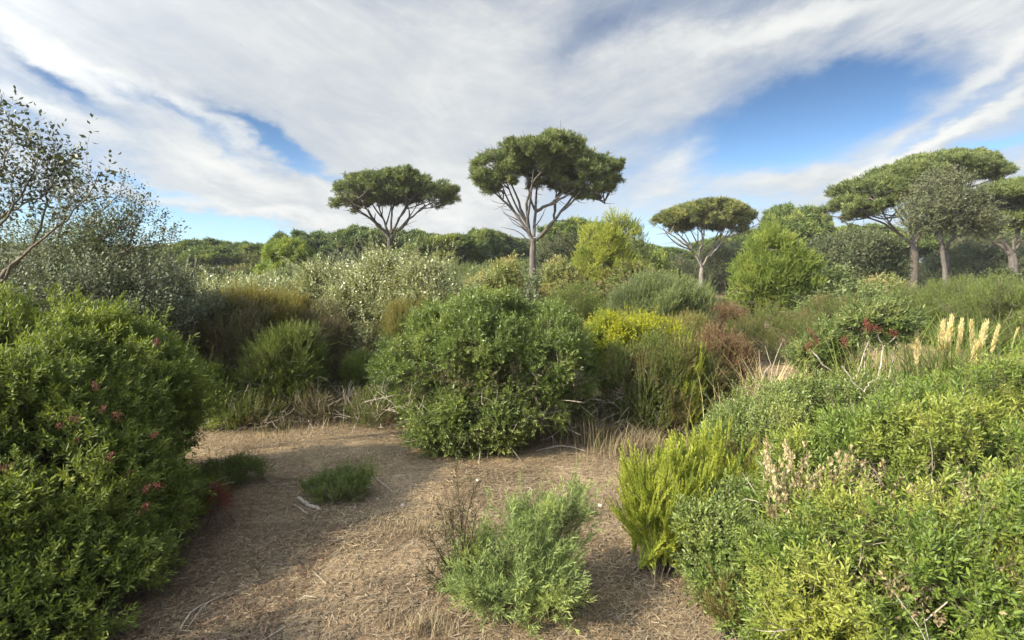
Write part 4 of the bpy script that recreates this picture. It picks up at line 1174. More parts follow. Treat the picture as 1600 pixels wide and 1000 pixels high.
Y = 6.0
open_tree('white_poplar', 'sparse-leaved young tree whose bare leaning branches reach highest on the left side', gp(-60, Y),
          [[P(-60, 520, Y), P(0, 435, Y), P(70, 370, Y), P(120, 330, Y), P(155, 268, Y)],
           [P(0, 435, Y), P(45, 395, Y, .2), P(75, 320, Y, .3), P(90, 255, Y, .3)],
           [P(-70, 480, Y), P(-40, 380, Y), P(20, 340, Y), P(56, 260, Y, .3), P(66, 215, Y, .3)],
           [P(-40, 420, Y), P(0, 335, Y, .2), P(60, 310, Y, .3), P(100, 290, Y, .4)],
           [P(-60, 450, Y), P(-50, 340, Y), P(-10, 290, Y), P(22, 222, Y, -.3)],
           [P(-60, 400, Y), P(-50, 320, Y), P(-30, 250, Y), P(-12, 205, Y)]],
          'sapling', 201, twigs_per=17, tl=(.15, .42), r0=.022, tier2=2, lsc=(.5, .8), leaf_t=[spray(9, .55, .085, .042, 80, 30, False, seed=s + 200, petiole=.03, droop=.2) for s in range(4)])
Y = 8.5
lob = [lobe(140, 432, 70, 46, Y), lobe(50, 450, 80, 44, Y), lobe(110, 405, 48, 34, Y), lobe(205, 450, 46, 36, Y), lobe(-30, 420, 70, 60, Y), lobe(130, 490, 120, 46, Y), lobe(30, 500, 100, 46, Y),
       lobe(160, 385, 24, 22, Y), lobe(225, 490, 60, 44, Y)]
th = shrub('white_poplar', 'dense grey-green poplar rising behind the red-berried bush on the left side', 'poplar', lob, T_poplar, 'poplar_dark', 620, 12, .22, seed=202, n_stem=16, r0=.03,
           r1=.007, hubs=120, twig_mat='twig', up=.8, rough=.3, inner=.3, jit=.5, dead=40, sc_rng=(.6, 1.0))
lob = [lobe(262, 465, 38, 36, Y + 1), lobe(300, 490, 36, 30, Y + 1), lobe(250, 510, 54, 40, Y + 1)]
shrub('white_poplar', 'smaller grey-green poplar with a bare twig tip beside the dense one', 'poplar', lob, T_poplar, 'poplar_dark', 230, 14, .2, seed=203, n_stem=10, r0=.02, r1=.006, hubs=60,
      up=.9, rough=.3, inner=.3, sc_rng=(.6, .9), dead=30)
Y = 8.4
open_tree('white_poplar', 'leafy poplar shoots spreading against the blue low sky on the left side', gp(130, Y),
          [[P(130, 430, Y), P(150, 380, Y), P(185, 355, Y), P(240, 345, Y)], [P(150, 420, Y), P(200, 390, Y), P(240, 378, Y), P(275, 375, Y)],
           [P(120, 400, Y), P(140, 350, Y), P(165, 320, Y), P(195, 300, Y)], [P(80, 400, Y), P(100, 340, Y), P(120, 300, Y)], [P(170, 420, Y), P(205, 375, Y), P(225, 335, Y)]],
          'sapling', 204, twigs_per=20, tl=(.15, .4), r0=.02, tier2=2, lsc=(.6, .9))
# bare twig tips
g = Geo()
Yt = 9.5
th = thing('dead_sapling', 'bare grey twigs standing up against the low blue sky', 'sapling', gp(265, Yt))
bs = gp(265, Yt)
for q, r_ in (([P(262, 430, Yt), P(264, 390, Yt), P(272, 345, Yt)], .010), ([P(264, 395, Yt), P(270, 380, Yt), P(277, 352, Yt)], .006), ([P(262, 400, Yt), P(256, 375, Yt), P(254, 355, Yt)], .006),
              ([P(262, 410, Yt), P(262, 430, Yt), bs], .014), ([P(270, 372, Yt), P(276, 362, Yt), P(272, 350, Yt)], .004)):
    tubes(g, smooth_path(np.array(q) - bs, 8, .008, 3), np.linspace(r_, .003, 8), 4)
g.build('stem', MAT['twig'], th, True)

# ------------------------------------------------------------------ near shrubs
# the red-berried mastic on the left
lob = [lobe(60, 660, 190, 150, 4.9, 1.2), lobe(-130, 670, 200, 170, 4.6, 1.2), lobe(160, 650, 78, 125, 5.2, .9), lobe(95, 775, 172, 158, 4.4, 1.0), lobe(-60, 860, 200, 180, 3.9, 1.0),
       lobe(75, 930, 135, 110, 3.7, .7), lobe(120, 585, 95, 74, 5.4, .9), lobe(190, 740, 60, 90, 4.6, .6)]
left = shrub('mastic_shrub', 'huge dark green bush with red berry clusters filling the lower left side', 'shrub', lob, T_mastic_l, 'mastic_dark', 1700, 25, .14, seed=301,
             base=(-3.6, 4.4, 0), n_stem=16, r0=.03, r1=.006, hubs=160, twig_t=TW, up=.55, rough=.18, inner=.25, gap=-.62, shoots=200, shoot_len=.26, dead=60, jit=.4)
bp = [(245, 535, 4.4), (215, 597, 4.3), (150, 605, 4.0), (130, 628, 3.9), (120, 655, 3.9), (172, 690, 3.7), (170, 715, 3.7), (228, 722, 3.8), (228, 765, 3.8), (205, 845, 3.6), (10, 732, 3.4),
      (180, 745, 3.7), (95, 665, 3.8), (70, 618, 4.0), (240, 680, 4.2), (60, 955, 3.0), (225, 795, 3.8)]
berries(left, [at(x, y, Yb) for x, y, Yb in bp[::2]] + [at(x, y, 4.0) for x, y in ((160, 640), (118, 690), (185, 650), (60, 700), (200, 740), (145, 760), (250, 760), (100, 780))], .62, 1)

# unseen bushes added left of the view to shade the path and red-berried bush
for k, (x, y, h) in enumerate([(-5.2, 1.3, 2.2), (-3.7, -.3, 2.5)]):
    lob = [np.array([x, y, h * .55, 1.15, 1.05, h * .47]), np.array([x + .5, y + .5, h * .4, .8, .8, h * .38]), np.array([x - .6, y - .3, h * .4, .9, .8, h * .4])]
    shrub('mastic_shrub', ('unseen green bush added to shade the red-berried bush beside it', 'tall green bush at the viewer\'s left hand, outside the view', 'unseen green bush added for shade behind the red-berried bush')[k],
          'shrub', lob, T_lo, 'mastic_dark', 220, 16, .3, seed=340 + k, n_stem=8, hubs=30, shoots=20)

# the near bushes on the right
lob = [lobe(1480, 790, 190, 140, 3.6, .9), lobe(1640, 740, 170, 130, 3.9, 1.0), lobe(1420, 900, 190, 150, 3.0, .7), lobe(1600, 920, 170, 150, 2.9, .7), lobe(1330, 820, 110, 110, 3.5, .6),
       lobe(1520, 676, 90, 40, 4.4, .8), lobe(1650, 640, 50, 50, 4.6, .6), lobe(1310, 960, 100, 90, 3.1, .5)]
right = shrub('mastic_shrub', 'huge sunlit yellow-green bush filling the lower right corner', 'shrub', lob, T_mastic_r, 'mastic_bright', 1500, 22, .115, seed=302, base=(2.3, 3.6, 0),
              n_stem=16, r0=.025, r1=.005, hubs=150, twig_t=TW, up=.7, rough=.26, inner=.25, dead=520, jit=.55, sc_rng=(.55, 1.05), gap=-.28, shoots=220, shoot_len=.34,
              withered=([lobe(1330, 790, 50, 40, 3.4, .4), lobe(1480, 790, 50, 26, 3.1, .4), lobe(1400, 900, 40, 24, 2.8, .4), lobe(1560, 880, 40, 22, 2.6, .4)], T_round, 'withered', 60, 7, .08))
lob = [lobe(1250, 700, 120, 84, 5.2, .9), lobe(1345, 690, 110, 74, 5.2, .9), lobe(1180, 700, 70, 60, 5.4, .7), lobe(1300, 740, 130, 90, 4.9, .8), lobe(1400, 650, 70, 36, 5.3, .8), lobe(1430, 720, 100, 76, 4.8, .8)]
phil = shrub('phillyrea_shrub', 'wide grey-green small-leaved bush sloping down behind the bright right-hand bush', 'shrub', lob, T_round, 'phillyrea', 900, 22, .12, seed=303,
             n_stem=14, r0=.02, r1=.005, hubs=120, twig_t=TW, up=.6, rough=.26, inner=.22, dead=260, gap=-.4, shoots=150, shoot_len=.32)
for q, r_ in (([(1388, 668), (1402, 690), (1432, 712), (1436, 745)], .010), ([(1316, 572), (1330, 592), (1350, 612)], .007), ([(1432, 712), (1420, 690), (1418, 678)], .005),
              ([(1268, 548), (1284, 566), (1300, 580)], .007), ([(1180, 718), (1200, 735), (1222, 738)], .007), ([(1350, 612), (1358, 598), (1372, 590)], .005), ([(1325, 740), (1345, 770), (1340, 800)], .007)):
    g = Geo()
    tubes(g, smooth_path([at(x, y, 4.12 if y > 640 else 4.7) - np.array(phil.location) for x, y in q], 9, .006, 5), np.linspace(r_, r_ * .5, 9), 5)
    g.build('bare_branch', MAT['twig_pale'], phil, True)
lob = [lobe(1285, 548, 26, 24, 8.0), lobe(1264, 562, 20, 22, 8.0), lobe(1308, 568, 28, 26, 8.0), lobe(1302, 528, 16, 16, 8.0)]
b1 = shrub('mastic_shrub', 'small bush with red berries near the top of the bleached grass', 'shrub', lob, T_mastic_big, 'mastic', 110, 16, .11, seed=304, n_stem=8, r0=.014, r1=.005, hubs=40, twig_t=TW, up=.6)
berries(b1, [at(1270, 522, 7.3), at(1262, 543, 7.3), at(1275, 535, 7.3), at(1318, 535, 7.4)], 1.4, 2)
# the berry-bearing leggy mastic with a bare pale stem
Y = 6.2
lob = [lobe(1365, 505, 30, 14, Y), lobe(1390, 508, 30, 14, Y), lobe(1350, 512, 14, 10, Y), lobe(1340, 500, 10, 8, Y), lobe(1415, 505, 12, 10, Y)]
b2 = shrub('mastic_sapling', 'leggy shrub with a bare pale forked stem and two large red berry clusters', 'shrub', lob, T_mastic_big, 'mastic', 55, 14, .09, seed=305, n_stem=3, r0=.008, r1=.004, hubs=12,
           twig_t=TW, up=.5, twig_mat='twig_pale', base=gp(1374, Y))
g = Geo()
for q, r_ in (([P(1374, 640, Y, -.3), P(1371, 590, Y, -.3), P(1380, 542, Y, -.2)], .011), ([P(1380, 542, Y, -.2), P(1398, 528, Y, -.2), P(1412, 518, Y)], .008), ([P(1380, 542, Y, -.2), P(1372, 525, Y, -.2), P(1366, 510, Y)], .007)):
    tubes(g, smooth_path(np.array(q) - np.array(b2.location), 8, .004, 4), np.linspace(r_, r_ * .6, 8), 5)
g.build('bare_stem', MAT['twig_pale'], b2, True)
berries(b2, [at(1362, 512, 5.9), at(1374, 516, 5.9), at(1398, 522, 5.9), at(1354, 511, 5.9)], 1.0, 3)


# yellow-green heath spires
def heath(name, label, base, spread, height, n_stem, mat, seed, per=16, fan=.5, up=1.3, ss=(.5, 1.1)):
    rnd = np.random.default_rng(seed)
    th = thing(name, label, 'shrub', base)
    a = rnd.normal(size=(n_stem, 3)) * [spread * .32, spread * .32, 0]
    ang = rnd.uniform(0, 6.28, n_stem); rr_ = np.sqrt(rnd.uniform(0, 1, n_stem)) * spread
    hh = height * rnd.uniform(.45, 1.0, n_stem) * (1 - .25 * (rr_ / spread) ** 2)
    e = np.stack([np.cos(ang) * rr_, np.sin(ang) * rr_, hh], 1)
    st = bez(a, e, rnd, 12, -.06, .04)
    b, lf = Geo(), Geo()
    tubes(b, st, np.linspace(.006, .0018, 12), 4)
    t = rnd.uniform(.04, 1, (n_stem, per))
    t[:, 0] = .99
    i0 = np.clip(t * 11, 0, 10.999); k = i0.astype(int); fr = (i0 - k)[..., None]
    s = np.arange(n_stem)[:, None]
    pos = st[s, k] * (1 - fr) + st[s, k + 1] * fr
    d = unit(st[s, k + 1] - st[s, k])
    axis = d + rnd.normal(size=pos.shape) * .20 * (1 - (t > .95))[..., None] + [0, 0, .35]
    scl = rnd.uniform(*ss, size=t.shape) * (1.15 - .5 * t)
    stamp(lf, T_spire, pos.reshape(-1, 3), axis.reshape(-1, 3), scl.ravel(), rnd)
    b.build('stems', MAT['twig'], th, True)
    lf.build('foliage', MAT[mat], th)
    return th


p = ground_at(1035, 880)
heath('tree_heath', 'bright yellow-green heath with upright spires, tallest at the clearing side', p, .38, .93, 100, 'heath', 401, per=28, ss=(.6, 1.2))
heath('tree_heath', 'yellow-green heath spires just behind the tall pair, against the right-hand bush', ground_at(1125, 850) + [0, .1, 0], .42, .95, 90, 'heath', 402, per=26, ss=(.6, 1.2))
heath('tree_heath', 'duller small heath squeezed between the yellow spires and the grey-green bush', ground_at(1180, 850) + [0, .1, 0], .26, .9, 50, 'heath_ochre', 403, per=16)
heath('tree_heath', 'dry orange-brown heath seedling at the bottom edge right of the path', ground_at(1140, 990), .16, .35, 40, 'heath_ochre', 404, per=10, ss=(.4, .8))
heath('tree_heath', 'glowing yellow heath tips in front of the reddish brown dead heath', gp(1075, 8.0), .28, 1.50, 50, 'heath', 405, per=20, ss=(.7, 1.3))
heath('tree_heath', 'small yellow heath tip in front of the yellow-topped bush', gp(1012, 7.7), .16, 1.25, 20, 'heath_dark', 406, per=18, ss=(.6, 1.2))

# small white-green mastic at the heath's foot
lob = [lobe(1130, 840, 56, 50, 3.9, .3), lobe(1170, 880, 50, 56, 3.7, .3), lobe(1110, 880, 40, 40, 3.8, .25), lobe(1185, 940, 50, 44, 3.5, .25), lobe(1160, 810, 46, 30, 4.0, .25)]
shrub('mastic_shrub', 'small pale-tipped glossy shrub at the foot of the yellow heath', 'shrub', lob, T_round, 'mastic', 260, 16, .08, seed=306, n_stem=10, r0=.009, r1=.003, hubs=40, twig_t=TW, up=.7, gloss=None) if False else \
    shrub('mastic_shrub', 'small pale-tipped glossy shrub at the foot of the yellow heath', 'shrub', lob, T_round, 'phillyrea', 260, 15, .08, seed=306, n_stem=10, r0=.009, r1=.003, hubs=40, twig_t=TW, up=.7, sc_rng=(.8, 1.3))

# dry seed heads in the right bush
Y = 3.7
rnd = np.random.default_rng(77)
g, st = Geo(), Geo()
bs = gp(1270, Y)
th = thing('dry_flower_stems', 'straw-coloured dry flower stems standing between the two right-hand bushes', 'dry plant', bs)
for k in range(58):
    x, y = rnd.uniform(1190, 1350), rnd.uniform(696, 800)
    e = at(x, y, Y + rnd.uniform(-.3, .4)) - bs
    a = np.array([e[0] * .5 + rnd.normal() * .05, e[1] * .5, 0])
    q = bez(a[None], e[None], rnd, 8, .1, .05)
    tubes(st, q, np.linspace(.0035, .0015, 8), 3)
    m = 9
    pos = q[0, 5] + (q[0, 7] - q[0, 5]) * rnd.uniform(-.3, 1, (m, 1)) + rnd.normal(size=(m, 3)) * .01
    stamp(g, [spray(10, .05, .026, .011, 40, 15, False, seed=3)], pos, np.tile(q[0, 7] - q[0, 5], (m, 1)) + rnd.normal(size=(m, 3)) * .03, rnd.uniform(.7, 1.3, m), rnd)
st.build('stems', MAT['twig_pale'], th, True)
g.build('seed_heads', MAT['dry_leaf'], th)

# foreground narrow-leaved bush
lob = [lobe(795, 880, 60, 50, 3.75, .26), lobe(850, 845, 46, 42, 3.85, .22), lobe(884, 802, 22, 26, 3.9, .12), lobe(775, 925, 50, 36, 3.6, .24), lobe(855, 910, 46, 40, 3.7, .24), lobe(750, 905, 36, 40, 3.7, .2)]
shrub('narrow_leaved_shrub', 'small feathery light green shrub alone in the middle of the foreground path', 'shrub', lob, T_narrow, 'narrow', 200, 7, .075, seed=310, base=ground_at(805, 945), n_stem=18,
      r0=.007, r1=.0025, hubs=60, twig_t=twig_template(.2, .0014), up=.9, inner=.3, rough=.3, zmin=.02, dead=0, sc_rng=(.5, .95), shoots=80, shoot_len=.26, gap=-.3)
# dark stalky plant beside it
rnd = np.random.default_rng(88)
bs = ground_at(728, 930); bs[2] = 0
th = thing('rock_rose', 'dark half-dead stalky plant leaning against the feathery foreground shrub', 'shrub', bs)
g, st = Geo(), Geo()
tips = [(712, 735), (690, 800), (672, 840), (668, 890), (700, 780), (725, 790), (745, 800), (685, 860), (760, 830), (705, 840), (735, 850), (678, 915), (740, 770), (698, 900)]
for k, (x, y) in enumerate(tips):
    e = at(x, y, 3.75 + rnd.uniform(-.2, .2)) - bs
    q = bez(np.array([[rnd.normal() * .03, rnd.normal() * .03, -.02]]), e[None], rnd, 12, .05, .06)
    tubes(st, q, np.linspace(.0065, .002, 12), 4)
    n = 34
    i = rnd.integers(3, 12, n)
    a = q[0, i]
    e2 = a + unit((q[0, 11] - q[0, 6])[None] * 2 + rnd.normal(size=(n, 3)) * .35) * rnd.uniform(.04, .11, (n, 1))
    tubes(st, bez(a, e2, rnd, 3, 0, .05), np.linspace(.0018, .001, 3), 3)
    stamp(g, [spray(9, .09, .020, .006, 50, 20, False, seed=s) for s in range(3)], a, e2 - a, rnd.uniform(.8, 1.4, n), rnd)
st.build('stems', MAT['twig_dark'], th, True)
g.build('leaves', MAT['stalk_leaf'], th)


# ------------------------------------------------------------------ grasses
def blades(geo, pos, h, w, lean, rnd, seg=3):
    n = len(pos)
    ang = rnd.uniform(0, 6.28, n)
    d = np.stack([np.cos(ang), np.sin(ang), np.zeros(n)], 1)
    side = np.stack([-np.sin(ang), np.cos(ang), np.zeros(n)], 1)
    H = h * rnd.uniform(.15, 1.1, n) ** .8; Ln = lean * rnd.uniform(.2, 1.3, n) * H
    t = np.linspace(0, 1, seg + 1)
    c = pos[:, None] + d[:, None] * (Ln[:, None] * t[None] ** 2)[..., None] + np.array([0, 0, 1.]) * (H[:, None] * (t[None] - .25 * lean * t[None] ** 3))[..., None]
    ww = w * (1 - t * .85)
    v = np.stack([c - side[:, None] * ww[None, :, None], c + side[:, None] * ww[None, :, None]], 2)
    idx = np.arange(n * (seg + 1) * 2).reshape(n, seg + 1, 2)
    f = np.stack([idx[:, :-1, 0], idx[:, :-1, 1], idx[:, 1:, 1], idx[:, 1:, 0]], -1)
    geo.add(v.reshape(-1, 3), f.reshape(-1, 4))


def disc(c, r, n, rnd):
    a = rnd.uniform(0, 6.28, n); q = np.abs(rnd.normal(size=n)) * r * .75
    x = c[0] + np.cos(a) * q; y = c[1] + np.sin(a) * q
    return np.stack([x, y, ground_h(x, y)], 1)


rnd = np.random.default_rng(99)


def grass_thing(name, label, c, r, n, h, w, lean, mat):
    c = np.array([c[0], c[1], 0.0])
    g = Geo()
    p = disc(c, r, n, rnd) - c
    blades(g, p, h, w, lean, rnd, 4)
    o = g.build(name, MAT[mat], None, False, c)
    return tag(o, label, 'grass')


# pampas grass
Y = 6.6
pb = gp(1500, Y)
th = thing('pampas_grass', 'pampas grass clump with a row of upright cream plumes', 'pampas grass', pb)
g = Geo()
n = 1700
pp = disc(np.array([0, 0, 0]), .75, n, rnd); pp[:, 0] *= 1.3; pp[:, 2] = 0
blades(g, pp, 2.1, .0075, .75, rnd, 7)
g.build('leaves', MAT['green_grass'], th)
# plumes: (tip x, tip y, bottom x, bottom y) in the photograph
pl = [(1433, 513, 1432, 572, -.6), (1474, 497, 1468, 560, .2), (1488, 489, 1477, 562, -.1), (1503, 498, 1496, 556, .3), (1521, 498, 1518, 548, .5), (1537, 497, 1526, 572, -.2), (1528, 528, 1516, 578, -.3), (1560, 506, 1549, 552, .1), (1590, 510, 1584, 530, .5)]
for k, (x0, y0, x1, y1, dy) in enumerate(pl):
    top = at(x0, y0, Y + dy) - pb; bot = at(x1, y1, Y + dy) - pb
    ax = top - bot; L = np.linalg.norm(ax)
    m = 1100
    t = rnd.beta(1.3, 1.5, m)
    prof = np.sin(np.clip(t * .95 + .03, 0, 1) * math.pi) ** .8 * .042 * L
    a = rnd.uniform(0, 6.28, m)
    F3 = frames(ax[None], rnd)[0]
    rad = F3[:, 0][None] * np.cos(a)[:, None] + F3[:, 1][None] * np.sin(a)[:, None]
    bend = rnd.normal(size=3) * [.045, .045, 0] * L
    pos = bot + ax[None] * (t * .93)[:, None] + bend[None] * (t ** 2)[:, None] + rad * (prof * rnd.uniform(.1, 1, m))[:, None]
    dirn = unit(ax)[None] * 1.0 + rad * .28 + rnd.normal(size=(m, 3)) * .14
    g = Geo()
    hair = leaf_geo(np.zeros(3), np.array([0, 0, 1.]), np.array([1., 0, 0]), .055, .0065, .0, False)
    stamp(g, [hair], pos, dirn, rnd.uniform(.6, 1.2, m) * min(1, L / .5), rnd)
    pm = g.build('plume', MAT['plume'], th)
    g = Geo()
    foot = np.array([bot[0] * .5, bot[1] * .5, 0])
    tubes(g, smooth_path([foot, bot * [.9, .9, .6] + [0, 0, .2], bot + ax * .1, top * .9 + bot * .1], 12), np.linspace(.009, .003, 12), 5)
    g.build('stalk', MAT['blond'], pm, True)

grass_thing('dry_grass_tuft', 'tall blond grass tuft between the leggy berry shrub and the pampas plumes', gp(1355, 7.8), .6, 700, 1.65, .006, .6, 'blond')
grass_thing('dry_grass_tuft', 'pale bleached grass stand beside the dead brown heath', gp(1215, 7.2), .5, 800, 1.25, .005, .5, 'blond')
grass_thing('dry_grass_tuft', 'straw grass under the right end of the big central bush', gp(925, 7.6), .4, 300, .6, .004, .9, 'dull_grass')
grass_thing('dry_grass_tuft', 'brown grass fringe under the dark olive heath', gp(1010, 7.1), .55, 600, .42, .004, .9, 'dull_grass')
grass_thing('dry_grass_tuft', 'tall straw grass behind the clearing between the dome bush and the central bush', gp(570, 9.4), .9, 700, .45, .005, .9, 'dull_grass')
grass_thing('dry_grass_tuft', 'straw grass tuft at the foot of the fine-leaved dome bush', gp(430, 8.3), .6, 500, .26, .004, .9, 'dull_grass')
grass_thing('dry_grass_tuft', 'short straw tuft at the bottom edge near the feathery foreground shrub', ground_at(655, 985), .14, 260, .16, .002, .6, 'straw')
grass_thing('dry_grass_tuft', 'pale straw tuft left of the dark stalky plant', ground_at(655, 830), .2, 320, .13, .002, .7, 'straw')
grass_thing('green_grass_tuft', 'thin green grass tuft beside the low weed patch on the path', ground_at(578, 745), .10, 90, .34, .0025, .3, 'green_grass')
# pale dead stalks in front of the bleached grass
th = thing('dead_branch', 'pale bare dead stalks rising right of the reddish brown heath', 'dead branches', gp(1180, 6.6))
bs = gp(1180, 6.6); g = Geo()
for q in ([(1185, 640), (1180, 590), (1160, 560)], [(1185, 630), (1190, 580), (1186, 548)], [(1180, 620), (1165, 600), (1150, 612)], [(1190, 650), (1196, 600), (1222, 535)], [(1180, 640), (1172, 612), (1152, 606)], [(1190, 600), (1205, 560), (1195, 540)]):
    tubes(g, smooth_path([at(x, y, 6.5) - bs for x, y in q], 7, .01, 3), np.linspace(.008, .003, 7), 4)
tubes(g, smooth_path([np.zeros(3), at(1185, 645, 6.5) - bs], 5), np.linspace(.012, .009, 5), 4)
g.build('stalks', MAT['drywood'], th, True)

# muddle of dry undergrowth along the back of the clearing
for k, (x, y, rx, hh, mt, lb) in enumerate([(380, 668, 40, .30, 'heath_dark', 'dull dry undergrowth below the withered brown heath at the back of the clearing'),
                                        (500, 655, 50, .38, 'heath_brown', 'brown dry undergrowth right of the fine-leaved dome bush'),
                                        (590, 660, 46, .34, 'heath_dark', 'dull green undergrowth at the left foot of the big central bush'),
                                        (930, 672, 44, .40, 'heath_brown', 'dry brown undergrowth at the right foot of the big central bush')]):
    c = ground_at(x, y); s_ = rx * c[1] / F
    lob = [np.array([c[0], c[1], hh * .4, s_, s_ * .7, hh * .6]), np.array([c[0] + s_ * .6, c[1] + .2, hh * .3, s_ * .6, s_ * .5, hh * .5])]
    shrub('undergrowth', lb, 'undergrowth', lob, T_fine, mt, 90, 12, .12, seed=350 + k, n_stem=8, r0=.006, r1=.003, hubs=30, zmin=.02, up=.8, sc_rng=(.5, .9), dead=70, rough=.3, inner=.4, shoots=30)

# low weeds
for k, (x, y, rx, mt, lb) in enumerate([(525, 772, 52, 'soft_green', 'low green weed patch on the path beside the small logs'), (355, 750, 56, 'soft_green', 'low green weeds at the right foot of the red-berried bush'),
                                         (300, 790, 40, 'mastic_dark', 'dark leafy runner under the red-berried bush')]):
    c = ground_at(x, y + 8); s = rx * c[1] / F
    lob = [np.array([c[0], c[1], .06, s, s * .6, .13]), np.array([c[0] + s * .4, c[1] + .1, .08, s * .5, s * .4, .16])]
    shrub('low_weeds', lb, 'weeds', lob, T_mastic, mt, 70, 14, .06, seed=320 + k, n_stem=8, r0=.004, r1=.002, hubs=20, zmin=.02, up=.8, sc_rng=(.5, .8))
# red dry plant
c = ground_at(338, 820)
lob = [lobe(338, 790, 15, 24, c[1], .1)]
shrub('red_seed_plant', 'dry crimson plant at the path edge by the red-berried bush', 'dry plant', lob, T_fine, 'red_leaf', 26, 7, .05, seed=330, n_stem=10, r0=.004, r1=.002, hubs=12, zmin=.02, sc_rng=(.3, .5), inner=.4, shoots=8, dead=0)


# ------------------------------------------------------------------ ground litter
def litter(name, n, Lr, w, mat, seed, lift=.02, box=(-4.8, 4.5, 1.8, 11.5), curve=.3):
    r = np.random.default_rng(seed)
    y = box[2] + (box[3] - box[2]) * r.uniform(0, 1, n) ** 1.35
    x = r.uniform(box[0], box[1], n)
    p = np.stack([x, y, ground_h(x, y) + r.uniform(.002, lift, n)], 1)
    dens = gnoise(p * [1, 1, 0], 1.7, seed) + r.normal(size=n) * .5
    p = p[dens > -.45]; n = len(p)
    a = r.uniform(0, 6.28, n); tilt = r.normal(size=n) * .16
    d = np.stack([np.cos(a) * np.cos(tilt), np.sin(a) * np.cos(tilt), np.sin(tilt)], 1)
    s = np.stack([-np.sin(a), np.cos(a), r.normal(size=n) * .3], 1)
    L = r.uniform(*Lr, n)
    g = Geo()
    t = np.array([-.5, 0, .5])
    bend = s * (r.normal(size=n) * curve * L * .4)[:, None]
    c = p[:, None] + d[:, None] * (L[:, None] * t[None])[..., None] + bend[:, None] * (np.array([0, 1, 0]))[None, :, None]
    c[..., 2] = np.maximum(c[..., 2], ground_h(c[..., 0], c[..., 1]) + .001)
    ww = w * r.uniform(.5, 1.3, n)
    v = np.stack([c - s[:, None] * ww[:, None, None], c + s[:, None] * ww[:, None, None]], 2)
    idx = np.arange(n * 6).reshape(n, 3, 2)
    f = np.stack([idx[:, :-1, 0], idx[:, :-1, 1], idx[:, 1:, 1], idx[:, 1:, 0]], -1)
    g.add(v.reshape(-1, 3), f.reshape(-1, 4))
    o = g.build(name, MAT[mat])
    return tag(o, kind='stuff')


o = litter('straw_litter', 120000, (.02, .10), .0017, 'straw', 501)
tag(o, 'flattened dry straw scattered over the path', 'litter')
o = litter('leaf_litter', 110000, (.02, .07), .0034, 'straw_dark', 502)
tag(o, 'brown crumbled plant litter covering the path', 'litter')
o = litter('dark_litter', 14000, (.02, .09), .003, 'mulch', 505, lift=.03, box=(-3.6, -1.5, 2.6, 5.0))
tag(o, 'dark reddish-brown fallen leaves and twigs under the red-berried bush', 'litter')
# short dry turf
g = Geo(); r = np.random.default_rng(503)
n = 60000
y = 2.0 + 9.0 * r.uniform(0, 1, n) ** 1.2; x = r.uniform(-4.8, 4.2, n)
p = np.stack([x, y, ground_h(x, y)], 1)
p = p[gnoise(p * [1, 1, 0], 2.6, 9) + r.normal(size=n) * .35 > .25]
blades(g, p, .06, .002, .9, r, 2)
o = g.build('dry_turf', MAT['straw']); tag(o, 'short dry grass stubble in patches on the path', 'grass', kind='stuff')
# wood chips and twigs
o = litter('twig_litter', 1600, (.08, .26), .0024, 'twig_pale', 504, lift=.025, curve=.5)
tag(o, 'small broken twigs lying about the path', 'litter')


def stick(name, label, pts, r_, mat='drywood', seed=0, cat='stick', group=None, lift=.0):
    q = [ground_at(x, y) for x, y in pts]
    c = q[0].copy(); c[2] = 0
    q = smooth_path(np.array(q) - c, 14, r_ * .35, seed)
    q[:, 2] = ground_h(q[:, 0] + c[0], q[:, 1] + c[1]) + r_ * .8 + lift * np.sin(np.linspace(0, 3.14, 14))
    g = Geo()
    rad = r_ * np.interp(np.linspace(0, 1, 14), [0, .08, .5, .92, 1], [.45, .95, 1, .8, .3]) * (1 + .12 * np.random.default_rng(seed).normal(size=14))
    tubes(g, q, rad, 8)
    return tag(g.build(name, MAT[mat], None, True, c), label, cat, group)


stick('dead_log', 'thicker weathered wood piece of the two beside the weed patch', [(466, 780), (484, 793), (502, 800)], .022, seed=1, cat='log')
stick('dead_log', 'thinner wood splinter lying just below the thicker weathered piece', [(460, 790), (472, 798), (482, 806)], .009, seed=2, cat='log')
stick('stick', 'bent white stick curving down right of the weed patch', [(586, 744), (592, 756), (612, 766)], .008, seed=3, lift=.03)
stick('stick', 'long thin stick trailing right from the bent white one', [(614, 766), (640, 760), (676, 762)], .004, seed=4)
stick('stick', 'short crooked stick standing by the right end of the weed patch', [(550, 778), (556, 790), (552, 800)], .007, seed=5)
stick('stick', 'long pale branch lying under the right end of the central bush', [(838, 704), (880, 698), (916, 706)], .011, seed=6, lift=.02)
stick('stick', 'straight grey stick on the path at lower left centre', [(408, 932), (430, 920), (450, 912)], .006, seed=7)
stick('stick', 'straw-pale twig near the bottom right of the path', [(1010, 920), (1025, 938), (1042, 950)], .004, seed=8)
stick('stick', 'thin twig leaning along the bottom edge at the red-brown litter', [(275, 1000), (300, 965), (345, 935)], .006, seed=9, lift=.03)
stick('stick', 'thin twig crossing the leaning one at the bottom left of the path', [(290, 990), (325, 955), (372, 925)], .004, seed=10, lift=.05)
stick('stick', 'short stick left of the weed patch', [(412, 746), (420, 752), (426, 756)], .006, seed=11)
stick('stick', 'little upright-looking twig near the weed patch top', [(480, 730), (486, 740), (492, 744)], .004, seed=12)


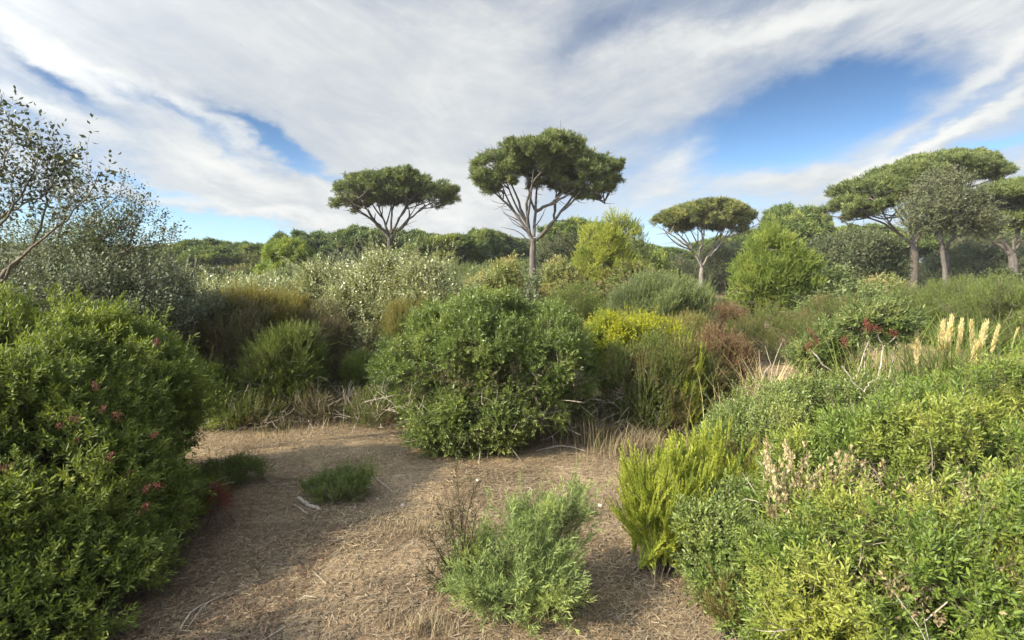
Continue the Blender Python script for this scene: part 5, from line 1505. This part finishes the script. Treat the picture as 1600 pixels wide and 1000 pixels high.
def stone(label, px, py, r_, seed):
    c = ground_at(px, py); c[2] = float(ground_h(np.array(c[0]), np.array(c[1])))
    rr_ = np.random.default_rng(seed)
    nu, nv = 14, 9
    th_ = np.linspace(0, 2 * math.pi, nu, endpoint=False); ph = np.linspace(.05, math.pi - .05, nv)
    T_, P_ = np.meshgrid(th_, ph, indexing='ij')
    d = np.stack([np.cos(T_) * np.sin(P_), np.sin(T_) * np.sin(P_), np.cos(P_)], -1)
    q = d * (1 + .25 * gnoise(d, 3.0, seed))[..., None] * r_ * rr_.uniform(.7, 1.2, 3) * [1, 1, .6]
    idx = np.arange(nu * nv).reshape(nu, nv); nx = np.roll(idx, -1, 0)
    f = np.stack([idx[:, :-1], idx[:, 1:], nx[:, 1:], nx[:, :-1]], -1)
    g = Geo(); g.add(q.reshape(-1, 3), f.reshape(-1, 4))
    c[2] += r_ * .25
    tag(g.build('stone', MAT['stone'], None, True, c), label, 'stone')


stone('round white stone alone on the path below the central bush', 747, 749, .032, 1)
stone('flat pale stone at the upper left of the weed patch', 476, 755, .040, 2)
stone('whitish stone in the weed patch beside the green grass tuft', 556, 758, .034, 3)
stone('pale stone just right of the green grass tuft', 574, 762, .026, 4)
stone('small white pebble below the long thin trailing stick', 629, 789, .026, 5)
stone('flat pale stone on the path left of the yellow heath', 938, 790, .026, 6)
stone('tiny pebble beside the crooked stick', 590, 778, .016, 7)

# ------------------------------------------------------------------ a far bird
g = Geo()
Yb = 60.0
c = at(377, 71, Yb)
w = .22
v = np.array([[-1, 0, .35], [-.45, .18, .12], [-.45, -.14, .12], [0, .25, 0], [0, -.22, 0], [.45, .18, .12], [.45, -.14, .12], [1, 0, .35], [0, .55, .02], [0, -.75, 0], [.06, 0, .10], [-.06, 0, -.08]]) * w
g.add(v, np.array([[0, 1, 2, 0], [1, 3, 4, 2], [3, 5, 6, 4], [5, 7, 7, 6], [8, 10, 9, 11], [8, 3, 11, 8]]))
o = g.build('bird', MAT['twig_dark'], None, False, c); o.rotation_euler = (.3, .9, .4)
tag(o, 'tiny dark bird gliding high in the grey cloud', 'bird')


# ------------------------------------------------------------------ thin air between the camera and the far trees
m, nt = mat_base('haze')
out = nt.nodes.new('ShaderNodeOutputMaterial')
vol = nt.nodes.new('ShaderNodeVolumePrincipled')
vol.inputs['Color'].default_value = (.86, .92, 1.0, 1)
vol.inputs['Density'].default_value = .0003
nt.links.new(vol.outputs[0], out.inputs['Volume'])
X0, X1, Y0, Y1, Z0, Z1 = -170, 170, -14, 150, -1.5, 16
v = [[x, y, z] for x in (X0, X1) for y in (Y0, Y1) for z in (Z0, Z1)]
g = Geo(); g.add(np.array(v, float), np.array([[0, 1, 3, 2], [4, 6, 7, 5], [0, 4, 5, 1], [2, 3, 7, 6], [0, 2, 6, 4], [1, 5, 7, 3]]))
tag(g.build('haze', m), kind='stuff')
